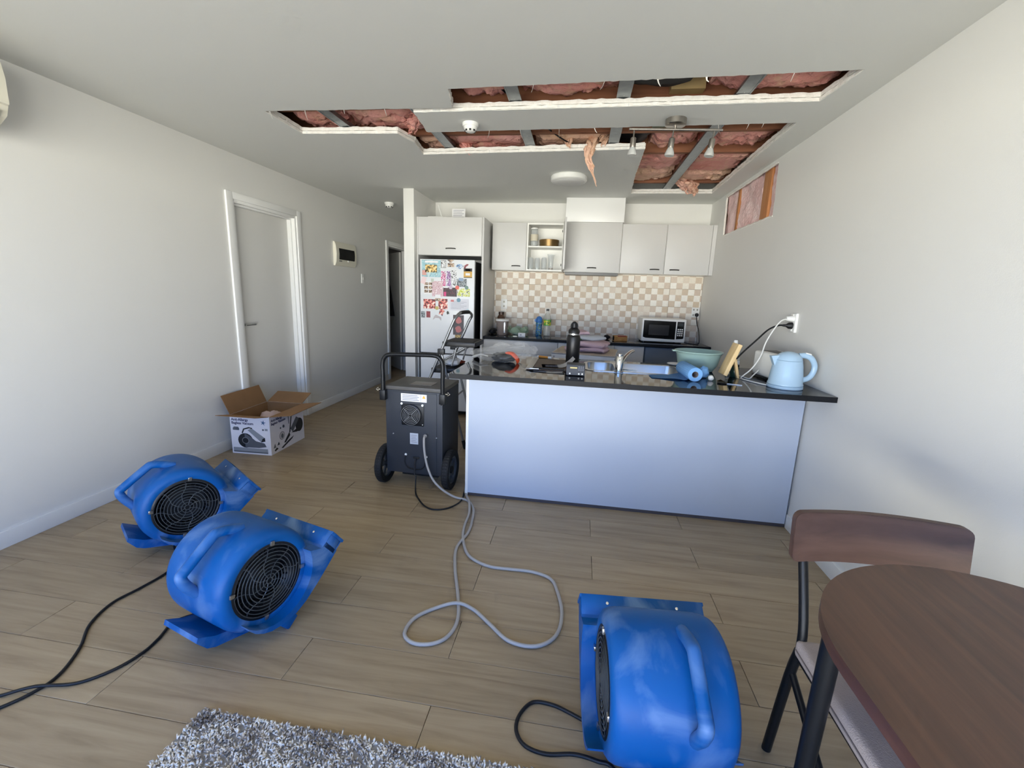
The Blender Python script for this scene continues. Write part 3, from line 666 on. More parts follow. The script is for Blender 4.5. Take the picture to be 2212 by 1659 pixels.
box('carcass', (.705, 4.88, .02), (1.355, YB-.012, .866), mat('slate_grey', srgb(92, 100, 112), .45), dw); box('front_panel', (.72, 4.86, .10), (1.34, 4.88, .86), mat('slate_grey2', srgb(98, 106, 118), .4), dw, .003)
def edge_slot(o, m):
    o.data.materials.append(m)
    for p in o.data.polygons:
        if abs(p.normal.z) < .8: p.material_index = 1
    return o
tag(edge_slot(box('back_worktop', (-1.035, 4.79, .87), (XR-.001, YB-.011, .90), granite, None, .0015), granite_edge), 'long black stone worktop along the tiled back wall', 'worktop')

# peninsula: panel box and overhanging black worktop with sink cut-outs
pn = thing('peninsula_cabinet', 'pale grey panelled peninsula cabinet facing the room', 'cabinet', (.33, 3.05, 0))
box('front_panel', (-.682, 2.765, .022), (1.348, 2.783, .869), lam_pen, pn, .001); box('end_panel', (-.70, 2.763, .0), (-.682, 3.33, .869), white_trim, pn, .001)
box('kickboard', (-.682, 2.767, 0), (1.348, 2.781, .022), mat('dark_kick', srgb(70, 66, 70), .5), pn); box('back_panel', (-.682, 3.31, .10), (1.348, 3.33, .869), lam, pn)
SB = [(.075, .262, 2.885, 3.255), (.288, .690, 2.885, 3.255)]
def rrect(x0, x1, y0, y1, r, n=5):
    o = []
    for cx, cy, a0 in ((x1-r, y1-r, 0), (x0+r, y1-r, 90), (x0+r, y0+r, 180), (x1-r, y0+r, 270)):
        for k in range(n+1):
            a = R(a0+90*k/n); o.append((cx+r*math.cos(a), cy+r*math.sin(a)))
    return o
wtp = [(-.735, 2.478), (XR-.001, 2.478), (XR-.001, 3.385), (-.735, 3.385)]
bm = bmesh.new(); add_sheet(bm, [wtp]+[rrect(a-.004, b+.004, c-.004, d_+.004, .06) for a, b, c, d_ in SB], lambda p, h: Vector((p[0], p[1], .87+h)), .03)
tag(edge_slot(link('peninsula_worktop', bm, granite, smooth=0), granite_edge), 'black glossy stone worktop on the peninsula', 'worktop')
sk = thing('double_sink', 'stainless steel double sink set in the black peninsula worktop', 'sink', (.38, 3.07, .90))
bm = bmesh.new(); add_sheet(bm, [rrect(.055, .712, 2.865, 3.275, .07)]+[rrect(a+.004, b-.004, c+.004, d_-.004, .055) for a, b, c, d_ in SB], lambda p, h: Vector((p[0], p[1], .9005+h)), .003); link('rim', bm, steel, sk, smooth=20)
for a, b, c, d_ in SB:
    bm = bmesh.new(); L = []
    for z, s in ((.902, .004), (.80, .008), (.775, .022), (.765, .05)): L.append([bm.verts.new((x, y, z)) for x, y in rrect(a+s, b-s, c+s, d_-s, .055 if s < .03 else .03)])
    for A, B in zip(L, L[1:]):
        for k in range(len(A)): bm.faces.new((A[k], B[k], B[(k+1) % len(A)], A[(k+1) % len(A)]))
    bm.faces.new(L[-1]); bw = link('bowl', bm, steel, sk, normals=False, smooth=50)
    lathe('drain', [(.03, .7655), (.03, .768), (.018, .767), (0, .766)], ((a+b)/2, (c+d_)/2, 0), chrome, sk, 24)
tp = thing('mixer_tap', 'chrome mixer tap with its spout swung to the right', 'tap', (.243, 2.862, .90))
lathe('tap_body', [(.030, .9035), (.030, .909), (.024, .912), (.0235, 1.0), (.020, 1.006), (0, 1.007)], (.272, 2.868, 0), chrome, tp, 32)
bm = bmesh.new(); P = smooth_pts([(.28, 2.885, .945), (.31, 2.95, .985), (.345, 3.02, 1.01), (.375, 3.07, 1.02)], 5); add_tube(bm, P, .013, 12, flat=.75); link('spout', bm, chrome, tp)
bm = bmesh.new(); add_tube(bm, [(.272, 2.868, 1.004), (.272, 2.868, 1.018)], .016, 16); link('lever_cap', bm, chrome, tp)

# ================================================================ FRIDGE AND THE THINGS STUCK ON IT
FY = 4.66
fridge_w = mat('fridge_enamel', srgb(226, 228, 230), .3); fridge_b = mat('fridge_black', srgb(14, 14, 15), .35)
fr = thing('fridge', 'white-fronted fridge freezer with black sides, covered in photos', 'fridge', (-1.405, 4.98, 0))
box('body', (-1.703, FY+.055, .03), (-1.112, 5.36, 1.685), fridge_b, fr, .004)
fd = box('fridge_door', (-1.705, FY, .705), (-1.110, FY+.05, 1.697), fridge_w, fr, .006); bd = box('freezer_door', (-1.705, FY, .06), (-1.110, FY+.05, .69), fridge_w, fr, .006)
box('door_grip', (-1.70, FY+.012, .690), (-1.115, FY+.05, .705), black_pl, fr)
for x in (-1.66, -1.15): lathe('foot', [(.02, 0), (.02, .032), (0, .032)], (x, 4.76, 0), black_pl, fr, 12)
box('toe_grille', (-1.69, FY+.06, .035), (-1.125, FY+.075, .06), black_pl, fr)
c = srgb
pr = {
 'poster': [c(150,190,200), c(170,205,212), c(140,180,190), c(196,214,214)], 'poster_pic': [c(50,70,40), c(170,130,60), c(240,205,130), c(250,228,170)],
 'warm': [c(60,30,30), c(190,60,60), c(235,160,140), c(245,235,225)], 'dark': [c(24,14,16), c(50,26,28), c(90,30,50), c(30,20,22)],
 'bw': [c(30,30,32), c(235,235,235), c(150,150,155), c(250,250,250)], 'grey': [c(60,66,70), c(110,118,124), c(160,168,172), c(80,86,90)],
 'pinkc': [c(206,170,176), c(220,196,202), c(190,150,158), c(235,220,222)], 'yel': [c(180,190,40), c(220,225,120), c(226,226,214), c(120,130,60)],
 'mag': [c(190,40,110), c(235,190,215), c(150,30,90), c(240,240,245)], 'purp': [c(110,50,120), c(205,170,215), c(60,30,70), c(230,225,235)],
 'photo': [c(70,50,40), c(150,120,90), c(210,190,170), c(50,40,36)], 'lips': [c(60,90,130), c(120,160,200), c(200,215,230), c(90,90,110)],
 'choc': [c(30,20,28), c(44,30,40), c(58,36,44), c(36,26,34)], 'red': [c(120,30,40), c(150,50,60), c(110,30,40), c(130,40,46)], 'gold': [c(130,100,40), c(200,170,90), c(90,70,30), c(220,200,130)],
 'blue': [c(120,150,180), c(150,178,204), c(110,140,172), c(170,190,210)] }
pm = {k: print_mat('print_'+k, v, 38 if k not in ('poster',) else 14) for k, v in pr.items()}
paper = mat('white_paper', srgb(236, 235, 236), .7); G = 'photos and magnets on the fridge door'
lay = [0]
def card(x0, z1, x1, z0, m, name, label, cat, border=0, rot=0, extra=None, shape=None):
    lay[0] += 1; y1 = FY-.0004-.0007*(lay[0] % 4); cx, cz = (x0+x1)/2, (z0+z1)/2; hw, hh = (x1-x0)/2, (z1-z0)/2
    r = thing(name, label, cat, (cx, FY, cz), group=G); r.matrix_basis = Matrix.Translation((cx, y1, cz)) @ Matrix.Rotation(R(rot), 4, 'Y')
    if shape: part('face', m, r, lambda bm: add_prism(bm, [(p[0]*hw, p[1]*hh) for p in shape], lambda p: Vector((p[0], 0, p[1])), lambda p: Vector((p[0], -.004, p[1]))))
    else:
        part('card', paper if border else m, r, lambda bm: add_box(bm, (-hw, -.0006, -hh), (hw, 0, hh)))
        if border: part('print', m, r, lambda bm: add_box(bm, (-hw+border, -.0009, -hh+border), (hw-border, -.0006, hh-border)))
    for e_ in extra or (): # (name, material, u0, v0, u1, v1) in -1..1
        part(e_[0], e_[1], r, lambda bm: add_box(bm, (e_[2]*hw, -.0014, e_[3]*hh), (e_[4]*hw, -.0006, e_[5]*hh)))
    return r
circ = [(math.cos(a*PI/10), math.sin(a*PI/10)) for a in range(20)]
kcol = lambda n, *q: mat(n, srgb(*q), .45)
card(-1.686, 1.688, -1.477, 1.513, pm['poster'], 'poster', 'large pale blue poster with yellow flowers, top left of the fridge door', 'poster', extra=(('picture', pm['poster_pic'], -.62, -.45, .62, .45), ('heading', paper, -.65, .68, .72, .9), ('figure', kcol('print_pink', 214, 160, 150), -.95, -.8, -.5, -.2)))
card(-1.474, 1.688, -1.419, 1.611, pm['bw'], 'photo', 'small framed black and white photo right of the blue poster', 'photo', extra=(('frame', kcol('print_frame', 70, 64, 58), -1, .9, 1, 1), ('frame', MATS['print_frame'], -1, -1, 1, -.9), ('frame', MATS['print_frame'], -1, -.9, -.88, .9), ('frame', MATS['print_frame'], .88, -.9, 1, .9)))
card(-1.400, 1.660, -1.330, 1.621, pm['photo'], 'magnet', 'brown landscape magnet under a fan-shaped top', 'magnet')
card(-1.407, 1.697, -1.332, 1.664, pm['photo'], 'magnet', 'dark fan-shaped magnet at the top middle of the fridge door', 'magnet', shape=[(-1, .6), (-.5, .95), (.1, 1), (.7, .9), (1, .5), (.4, -.2), (.3, -1), (-.3, -1), (-.4, -.2)])
card(-1.312, 1.657, -1.228, 1.602, pm['lips'], 'magnet', 'blue lips-shaped magnet near the top right', 'magnet', shape=[(-1, .1), (-.6, .65), (-.25, .95), (0, .75), (.25, .95), (.6, .65), (1, .1), (.6, -.6), (.2, -.95), (-.2, -.95), (-.6, -.6)])
card(-1.227, 1.655, -1.175, 1.612, kcol('print_red', 205, 60, 60), 'magnet', 'red stocking-shaped magnet at the top right corner', 'magnet', shape=[(-1, -1), (-.2, -1), (0, -.2), (.6, .2), (1, .7), (.8, 1), (.2, .95), (-.6, .3)])
card(-1.226, 1.612, -1.136, 1.515, kcol('print_can', 205, 160, 70), 'magnet', 'yellow and black label magnet at the right edge', 'magnet', extra=(('top_band', kcol('print_black', 34, 26, 26), -1, .34, 1, 1), ('window', kcol('print_grey', 110, 100, 100), -.6, .5, .6, .82), ('badge', paper, -.55, -.5, .5, .0), ('foot_band', MATS['print_black'], -1, -1, 1, -.86)))
card(-1.472, 1.575, -1.421, 1.423, pm['mag'], 'bookmark', 'magenta strip bookmark, leftmost of three', 'bookmark')
card(-1.411, 1.576, -1.365, 1.425, pm['purp'], 'bookmark', 'purple strip bookmark, middle of three', 'bookmark')
card(-1.361, 1.587, -1.304, 1.430, pm['bw'], 'bookmark', 'white strip with black figures, right of the purple bookmark', 'bookmark')
card(-1.300, 1.502, -1.193, 1.421, pm['grey'], 'photo', 'grey photo below the lips magnet', 'photo', extra=(('note', kcol('print_note', 140, 160, 186), -.6, .5, .3, 1.25),))
ps = card(-1.664, 1.466, -1.562, 1.335, paper, 'photo_strip', 'white photo strip of six tiny pictures', 'photo')
for u in (-.9, .08):
    for v in (.4, -.2, -.8): part('picture', pm['photo'], ps, lambda bm: add_box(bm, (u*.051, -.0012, v*.065), ((u+.82)*.051, -.0006, (v+.46)*.065)))
card(-1.572, 1.472, -1.453, 1.312, pm['pinkc'], 'card', 'pale pink greeting card in the middle left', 'card')
card(-1.690, 1.515, -1.640, 1.440, kcol('print_blush', 230, 205, 206), 'magnet', 'blush pink tag below the blue poster', 'magnet', rot=20)
card(-1.583, 1.497, -1.552, 1.462, kcol('print_sage', 190, 196, 184), 'magnet', 'tiny sage green square magnet', 'magnet')
card(-1.449, 1.410, -1.299, 1.316, pm['dark'], 'photo', 'dark night-time group photo', 'photo', extra=(('figure', kcol('print_dress', 214, 70, 130), -.9, -.95, -.55, .0), ('sky', paper, -.95, .88, -.3, 1.05)))
card(-1.298, 1.406, -1.154, 1.318, pm['yel'], 'photo', 'photo with bright yellow dress on the right side', 'photo', border=.004)
for x, z, r_, nm, col, lb in ((-1.294, 1.412, .021, 'print_coral', (222, 106, 92), 'round coral magnet above the dark photo'), (-1.193, 1.414, .020, 'print_teal', (110, 140, 130), 'round teal magnet above the yellow photo'), (-1.278, 1.282, .022, 'print_sea', (110, 150, 170), 'round sea-blue magnet on the white letter'), (-1.518, 1.190, .020, 'print_olive', (196, 178, 110), 'round mustard magnet between the two red photos'), (-1.366, 1.412, .020, 'print_heart', (196, 180, 200), 'small lilac magnet on top of the dark photo')):
    card(x-r_, z+r_, x+r_, z-r_, kcol(nm, *col), 'magnet', lb, 'magnet', shape=circ)
card(-1.668, 1.281, -1.534, 1.181, pm['warm'], 'photo', 'red group photo at the left edge', 'photo')
card(-1.502, 1.290, -1.401, 1.181, pm['warm'], 'photo', 'red family photo right of the other red one', 'photo')
card(-1.538, 1.318, -1.478, 1.264, pm['photo'], 'photo', 'small instant photo with white top between the red photos', 'photo', extra=(('border', paper, -1, .1, 1, 1.5),))
lt = card(-1.384, 1.294, -1.167, 1.171, mat('letter_paper', srgb(226, 226, 232), .7), 'letter', 'white printed letter held by a magnet', 'letter')
for k in range(6): part('text_line', kcol('print_ink', 150, 150, 164), lt, lambda bm: add_box(bm, (-.085+.02*(k == 0), -.001, .028-.014*k), (.085-.03*(k % 3), -.0005, .031-.014*k)))
part('letterhead', kcol('print_rose', 206, 120, 120), lt, lambda bm: add_box(bm, (-.09, -.001, .03), (-.055, -.0005, .05)))
card(-1.695, 1.150, -1.650, 1.082, pm['grey'], 'photo', 'passport-size photo at the left edge', 'photo'); card(-1.637, 1.152, -1.592, 1.085, pm['red'], 'card', 'small dark red card beside the passport photo', 'card')
card(-1.563, 1.118, -1.470, 1.058, kcol('print_bow', 186, 176, 178), 'ribbon', 'grey ribbon bow stuck below the red photos', 'ribbon', shape=[(-1, -.8), (-.7, .4), (-.3, 1), (.3, .6), (1, .1), (.95, -1), (.5, -.2), (-.4, -.1)])
card(-1.500, 1.180, -1.430, 1.105, pm['warm'], 'magnet', 'doll-shaped magnet hanging under the red family photo', 'magnet', shape=[(-.4, 1), (.5, .95), (1, .4), (.5, -.1), (.2, -1), (-.3, -.4), (-.9, -.5), (-.7, .2)])
card(-1.410, 1.164, -1.380, 1.126, kcol('print_leaf', 60, 66, 60), 'magnet', 'small dark leaf-shaped magnet left of the letter', 'magnet', shape=[(-.6, -1), (.9, -.6), (.6, .4), (-.2, 1), (-1, .2)])
card(-1.215, 1.196, -1.139, 1.153, kcol('print_cloud', 200, 222, 228), 'magnet', 'pale blue cloud-shaped magnet at the lower right', 'magnet', shape=[(-1, -.7), (-.6, .1), (-.2, .9), (.1, 1), (.5, .2), (1, -.5), (.6, -1), (-.6, -1)])
bc = card(-1.337, 1.125, -1.219, .912, pm['choc'], 'menu_card', 'tall dark menu card with two pink dishes behind the ladder handle', 'card')
for v in (.28, -.62): part('picture', kcol('print_dish', 186, 110, 108), bc, lambda bm: add_prism(bm, [(q[0]*.034*(1+.15*math.sin(5*i)), q[1]*.036+v*.107+.02) for i, q in enumerate(circ)], lambda p: Vector((p[0], -.0007, p[1])), lambda p: Vector((p[0], -.0013, p[1]))))
card(-1.315, .912, -1.240, .874, pm['gold'], 'magnet', 'gold magnet under the dark menu card', 'magnet')

# things on top of the fridge cupboard
ro = thing('router', 'white router with a leaning antenna on top of the fridge cabinet', 'router', (-1.61, 4.95, 2.136))
part('case', white_pl, ro, lambda bm: add_box(bm, (-.085, -.06, 0), (.085, .06, .028), .006, 3)); part('antenna', white_pl, ro, lambda bm: add_tube(bm, [(.05, .02, .02), (.0, .03, .16)], .006))
tube('router_cable', [(.06, -.05, .012), (.10, -.06, .02), (.13, -.05, .014), (.15, -.02, .004)], .003, white_pl, ro, local=True)
nb = thing('instruction_sheet', 'white printed leaflet propped on the fridge cabinet', 'leaflet', (-1.39, 5.02, 2.136))
part('sheet', paper, nb, lambda bm: add_box(bm, (-.075, 0, .0), (.075, .004, .13), 0, 2, lambda p: Vector((p[0], p[1]+p[2]*.12, p[2]))))
for k in range(5): part('text_line', MATS['print_ink'], nb, lambda bm: add_box(bm, (-.06, -.001, .112-.018*k), (.06-.02*(k % 2), .0, .117-.018*k), 0, 2, lambda p: Vector((p[0], p[1]+p[2]*.12, p[2]))))
part('barcode', black_pl, nb, lambda bm: add_box(bm, (.045, -.001, .012), (.062, .0, .03), 0, 2, lambda p: Vector((p[0], p[1]+p[2]*.12, p[2]))))

# ================================================================ CONTENTS OF THE OPEN CABINET
def tumbler(x, y, z, h, r, label, up=False):
    o = thing('glass_tumbler', label, 'glass', (x, y, z), group='drinking glasses in the open cabinet')
    pf = [(r*.9, 0), (r*.97, h*.5), (r*.9, h*.85), (r*.72, h*.97), (0, h), ]; pin = [(0, h-.006), (r*.66, h*.94), (r*.84, h*.83), (r*.91, h*.5), (r*.84, 0)]
    part('glass_body', glass, o, lambda bm: add_lathe(bm, pf+pin, 24, None, False)); return o
tumbler(-.582, 5.17, 1.6445, .135, .034, 'upside-down glass tumbler at the left end of the lower shelf'); tumbler(-.508, 5.18, 1.6445, .135, .034, 'upside-down glass tumbler, second from the left'); tumbler(-.432, 5.19, 1.6445, .14, .034, 'upside-down glass tumbler, third from the left')
o = thing('glass_jar', 'tall flared glass with dark dregs at the right of the tumblers', 'glass', (-.355, 5.19, 1.6445), group='drinking glasses in the open cabinet')
part('glass_body', glass, o, lambda bm: add_lathe(bm, [(.028, 0), (.03, .10), (.036, .15), (.045, .172), (.043, .172), (.033, .15), (.027, .10), (.025, .006), (0, .006)], 24)); part('dregs', mat('dregs', srgb(140, 96, 50), .6), o, lambda bm: add_lathe(bm, [(.022, .008), (.022, .022), (0, .022)], 16))
o = thing('glass_canister', 'tall lidded glass canister on the upper shelf of the open cabinet', 'jar', (-.555, 5.2, 1.898))
part('jar_body', glass, o, lambda bm: add_lathe(bm, [(.04, 0), (.043, .01), (.043, .175), (.038, .185), (.035, .185), (.04, .172), (.04, .012), (0, .008)], 24)); part('lid', white_pl, o, lambda bm: add_lathe(bm, [(.041, .186), (.041, .20), (.02, .206), (0, .206)], 24))
part('label_band', mat('label_cream', srgb(216, 208, 188), .6), o, lambda bm: add_lathe(bm, [(.0436, .06), (.0436, .13)], 24, None, False))
o = thing('cake_tin', 'round gold tin on the upper shelf of the open cabinet', 'tin', (-.385, 5.2, 1.898)); gt = mat('gold_tin', srgb(150, 122, 82), .3, .9)
part('tin_body', gt, o, lambda bm: add_lathe(bm, [(.105, 0), (.108, .003), (.108, .055), (.10, .055), (.10, .01), (0, .008)], 40)); part('lid', gt, o, lambda bm: add_lathe(bm, [(.111, .045), (.111, .072), (.10, .076), (0, .077)], 40, None, False))

# ================================================================ BACK BENCH THINGS
def socket(name, label, x, y, z, w=.075, h=.115):
    o = thing(name, label, 'power outlet', (x, y, z), group='power outlets')
    part('plate', white_pl, o, lambda bm: add_box(bm, (-w/2, -.009, -h/2), (w/2, 0, h/2), .003)); return o
s1 = socket('power_outlet', 'white vertical double power outlet on the tiles above the canister', -.909, YB-.010, 1.243)
for dz in (-.026, .026):
    part('socket_face', ivory_pl, s1, lambda bm: add_box(bm, (-.014, -.0115, dz-.014), (.014, -.009, dz+.014), .001)); part('switch', mat('socket_grey', srgb(150, 148, 140), .5), s1, lambda bm: add_box(bm, (-.006, -.013, dz-.008), (.006, -.0115, dz+.008)))
s2 = socket('power_outlet', 'white power outlet with a black plug on the tiles above the microwave', 1.312, YB-.010, 1.23, .085, .11)
for dx, dz in ((-.022, .03), (.016, .03), (-.022, -.03)): part('switch', MATS['socket_grey'], s2, lambda bm: add_box(bm, (dx-.008, -.0115, dz-.009), (dx+.008, -.009, dz+.009), .001))
mw = thing('microwave', 'white microwave with black door on the back bench', 'microwave', (.905, 5.15, .90))
part('case', white_pl, mw, lambda bm: add_box(bm, (-.225, -.165, .012), (.225, .19, .262), .012, 3)); 
part('fascia', white_pl, mw, lambda bm: add_box(bm, (-.228, -.185, .014), (.228, -.16, .26), .012, 3))
def mwpoly(x0, x1): return [(x0, .062), (x0+.03, .052), (x1, .046), (x1, .236), (x0, .240)]
d_ = part('door_glass', mat('microwave_black', srgb(10, 10, 11), .12), mw, lambda bm: add_prism(bm, mwpoly(-.21, .122), lambda p: Vector((p[0], -.1845, p[1])), lambda p: Vector((p[0], -.1885, p[1]))))
part('viewing_window', mat('microwave_window', srgb(52, 52, 54), .15), d_, lambda bm: add_box(bm, (-.155, -.1892, .085), (.055, -.1884, .195)))
kp = part('control_panel', MATS['microwave_black'], mw, lambda bm: add_prism(bm, [(.136, .05), (.205, .056), (.21, .07), (.206, .236), (.136, .236)], lambda p: Vector((p[0], -.1845, p[1])), lambda p: Vector((p[0], -.1885, p[1]))))
for j in range(4):
    for i in range(3): part('button', white_pl, kp, lambda bm: add_box(bm, (.144+.02*i, -.1895, .085+.021*j), (.158+.02*i, -.188, .098+.021*j)))
part('display', mat('display_grey', srgb(60, 66, 66), .2), kp, lambda bm: add_box(bm, (.144, -.1893, .19), (.198, -.188, .222)))
for x in (-.19, .19):
    for y in (-.13, .15): part('foot', black_pl, mw, lambda bm: add_lathe(bm, [(.012, 0), (.012, .013)], 12, lambda p: Vector((x+p[0], y+p[1], p[2]))))
tube('power_cord', [(1.132, 5.2, .93), (1.16, 5.1, .908), (1.22, 4.98, .906), (1.29, 5.02, .910), (1.325, 5.15, .95), (1.34, 5.28, 1.04), (1.335, 5.35, 1.10), (1.325, 5.365, 1.17), (1.325, 5.365, 1.20)], .0045, cord_m, mw)
lathe('plug', [(.019, 0), (.021, .006), (.021, .018), (.012, .03), (0, .031)], (1.325, YB-.0195, 1.203), black_pl, mw, 20, rot=Matrix.Rotation(R(90), 4, 'X'))
o = thing('brown_jar', 'dark brown lidded jar below the tiled outlet', 'jar', (-.925, 5.3, .90)); part('jar_body', mat('brown_glass', srgb(92, 66, 52), .25), o, lambda bm: add_lathe(bm, [(.04, 0), (.045, .01), (.046, .19), (.03, .215), (.03, .22), (0, .22)], 24)); part('lid', mat('jar_lid', srgb(74, 60, 54), .4, .4), o, lambda bm: add_lathe(bm, [(.033, .22), (.033, .25), (0, .252)], 24)); part('label_band', MATS['label_cream'], o, lambda bm: add_lathe(bm, [(.0466, .10), (.0466, .17)], 24, None, False))
o = thing('storage_canister', 'wide clear canister with white lid and steel scoop on the back bench', 'canister', (-.862, 5.03, .90))
part('canister_body', mat('smoky_plastic', srgb(176, 160, 150), .12, alpha=.5), o, lambda bm: add_lathe(bm, [(.058, 0), (.062, .006), (.072, .165), (.069, .165), (.059, .01), (0, .006)], 32)); part('contents', mat('brown_oats', srgb(122, 94, 80), .9, var=.5, scale=60), o, lambda bm: add_lathe(bm, [(.056, .008), (.062, .09), (0, .10)], 24)); part('lid', white_pl, o, lambda bm: add_lathe(bm, [(.076, .160), (.078, .175), (.07, .182), (0, .184)], 32)); part('scoop', steel, o, lambda bm: add_box(bm, (.026, -.066, .03), (.044, -.058, .15), .003))
rough_blob('dark_pouch', (-.985, 5.1, .935), (.04, .10, .034), mat('dark_cloth', srgb(26, 26, 28), .8), 'dark pouch in the corner of the back bench against the fridge panel', 'pouch', 3)
mint = mat('mint_ceramic', srgb(206, 226, 204), .35)
lb_ = thing('leaf_bowl', 'mint green lettuce-leaf bowl on the back bench', 'bowl', (-.69, 5.14, .90))
part('bowl_base', mint, lb_, lambda bm: add_lathe(bm, [(.05, 0), (.07, .012), (.085, .03), (.08, .03), (.06, .014), (0, .010)], 28))
for k in range(7):
    a = k*2*PI/7
    def lf_(bm, a=a, k=k):
        P = []; 
        for i in range(7):
            for j in range(5):
                u = (i-3)/3; v = j/4; rr_ = .06+.055*v; rr_ += .008*(k % 2); z = .010+.088*v*(1-.75*u*u)+.003*math.sin(9*u); an = a+u*.62*(.7+.3*v)
                P.append(bm.verts.new((rr_*math.cos(an), rr_*math.sin(an), z)))
        for i in range(6):
            for j in range(4): bm.faces.new((P[i*5+j], P[(i+1)*5+j], P[(i+1)*5+j+1], P[i*5+j+1]))
        bmesh.ops.solidify(bm, geom=bm.faces[:], thickness=.004)
    part('leaf', mint, lb_, lf_)
o = thing('small_carton', 'little white carton in front of the leaf bowl', 'box', (-.622, 4.94, .90)); part('carton', paper, o, lambda bm: add_box(bm, (-.04, -.02, 0), (.04, .02, .042), .001)); part('print', kcol('print_ink2', 160, 160, 168), o, lambda bm: add_box(bm, (-.02, -.0206, .014), (.0, -.02, .028)))
o = thing('round_lid', 'small round white lid lying beside the little carton', 'coaster', (-.69, 4.88, .90)); part('disc', white_pl, o, lambda bm: add_lathe(bm, [(.026, 0), (.026, .010), (.02, .013), (0, .013)], 20)); part('rim', ivory_pl, o, lambda bm: add_lathe(bm, [(.0265, 0), (.0265, .004)], 20, None, False))  # a loose white lid lying on the bench
blu = mat('blue_bottle', srgb(66, 122, 190), .3)
o = thing('water_bottle', 'blue children\'s water bottle with flip lid on the back bench', 'bottle', (-.458, 5.2, .90))
part('bottle_body', print_mat('bottle_print', [c(50,100,170), c(90,150,205), c(60,110,80), c(150,180,200)], 40), o, lambda bm: add_lathe(bm, [(.033, 0), (.037, .006), (.036, .09), (.033, .10), (.037, .115), (.037, .15), (.03, .155), (0, .156)], 28)); part('lid', blu, o, lambda bm: (add_lathe(bm, [(.037, .150), (.040, .158), (.038, .19), (.028, .212), (.010, .222), (0, .223)], 28), add_box(bm, (-.052, -.012, .158), (-.03, .012, .19), .004)))
pet = mat('pet_plastic', srgb(215, 218, 208), .1, alpha=.38, spec=.7)
o = thing('soda_bottle', 'clear plastic drink bottle with green label on the back bench', 'bottle', (-.36, 5.17, .90))
part('bottle_body', pet, o, lambda bm: add_lathe(bm, [(.030, 0), (.042, .008), (.044, .04), (.040, .06), (.044, .08), (.040, .10), (.043, .12), (.043, .19), (.036, .23), (.02, .265), (.014, .275), (.014, .29)], 28)); part('cap', mat('dark_cap', srgb(60, 60, 58), .4), o, lambda bm: add_lathe(bm, [(.0165, .288), (.0165, .31), (0, .311)], 20)); part('label_band', print_mat('green_label', [c(30,140,60), c(60,170,70), c(230,210,60), c(30,120,60)], 22), o, lambda bm: add_lathe(bm, [(.0436, .122), (.0436, .188)], 28, None, False))
o = thing('wooden_block', 'small wooden box tipped over beside the microwave', 'box', (.46, 5.02, .90)); bw_ = wood_mat('honey_wood', srgb(150, 100, 50), srgb(190, 140, 80), srgb(206, 160, 100), .6, 30)
def tl(p): a = R(18); x, y, z = p; return Vector((x*math.cos(a)-y*math.sin(a), x*math.sin(a)+y*math.cos(a), z))
part('box_body', bw_, o, lambda bm: add_box(bm, (-.075, -.03, 0), (.075, .03, .058), .002, 1, tl)); part('painted_opening', painted_void, o, lambda bm: add_box(bm, (-.0765, -.022, .006), (-.0745, .022, .05), 0, 2, tl)); part('red_stripe', kcol('print_rust', 150, 70, 50), o, lambda bm: add_box(bm, (-.04, -.0305, .045), (.06, .0305, .0585), 0, 2, tl))  # solid box; the shade of its open end is painted as a dark plate
o = rough_blob('black_pouch', (.325, 5.12, .925), (.035, .03, .026), MATS['dark_cloth'], 'small black pouch left of the wooden box', 'pouch', 8)

# ================================================================ PENINSULA THINGS
ZW = .90
o = thing('drink_flask', 'tall matt black insulated flask with loop lid on the peninsula', 'flask', (-.028, 3.12, ZW)); fm = mat('flask_black', srgb(18, 18, 20), .38)
part('flask_body', fm, o, lambda bm: add_lathe(bm, [(.044, 0), (.047, .004), (.047, .185), (.043, .20), (.036, .206)], 36)); part('steel_collar', steel, o, lambda bm: add_lathe(bm, [(.037, .203), (.037, .216)], 36, None, False))
part('lid', black_pl, o, lambda bm: add_lathe(bm, [(.036, .214), (.039, .217), (.039, .236), (.030, .248), (.018, .256), (.016, .285), (0, .288)], 32)); part('lid_loop', black_pl, o, lambda bm: add_tube(bm, smooth_pts([(-.02, .0, .25), (-.019, .0, .275), (0, 0, .292), (.019, 0, .275), (.02, 0, .25)], 5), .006, 8))
# moisture meter
mm = thing('handheld_instrument', 'small charcoal instrument with display and buttons at the worktop edge', 'instrument', (.0, 2.66, ZW)); mmc = mat('meter_grey', srgb(62, 64, 70), .5)
def mt(p): x, y, z = p; return Vector((x, y+z*.25, z))
part('case', mmc, mm, lambda bm: add_box(bm, (-.056, -.02, .004), (.056, .085, .066), .004, 2, mt)); part('display', mat('lcd_amber', srgb(206, 190, 130), .3), mm, lambda bm: add_box(bm, (-.034, -.0215, .044), (.008, -.0195, .052), 0, 2, mt))
for i in range(3):
    for j in range(3): part('key', mat('key_grey', srgb(120, 124, 134), .5), mm, lambda bm: add_box(bm, (.016+.012*i, -.022, .034+.009*j), (.023+.012*i, -.0195, .039+.009*j), 0, 2, mt))
for x in (-.034, .02, .04): part('terminal', white_pl, mm, lambda bm: add_lathe(bm, [(.005, 0), (.005, .004), (0, .005)], 14, lambda p: mt((x+p[0], -.0195-p[2], .014+p[1]))))
for x in (-.045, .045): part('foot', black_rub, mm, lambda bm: add_box(bm, (x-.006, -.012, 0), (x+.006, .09, .0045)))
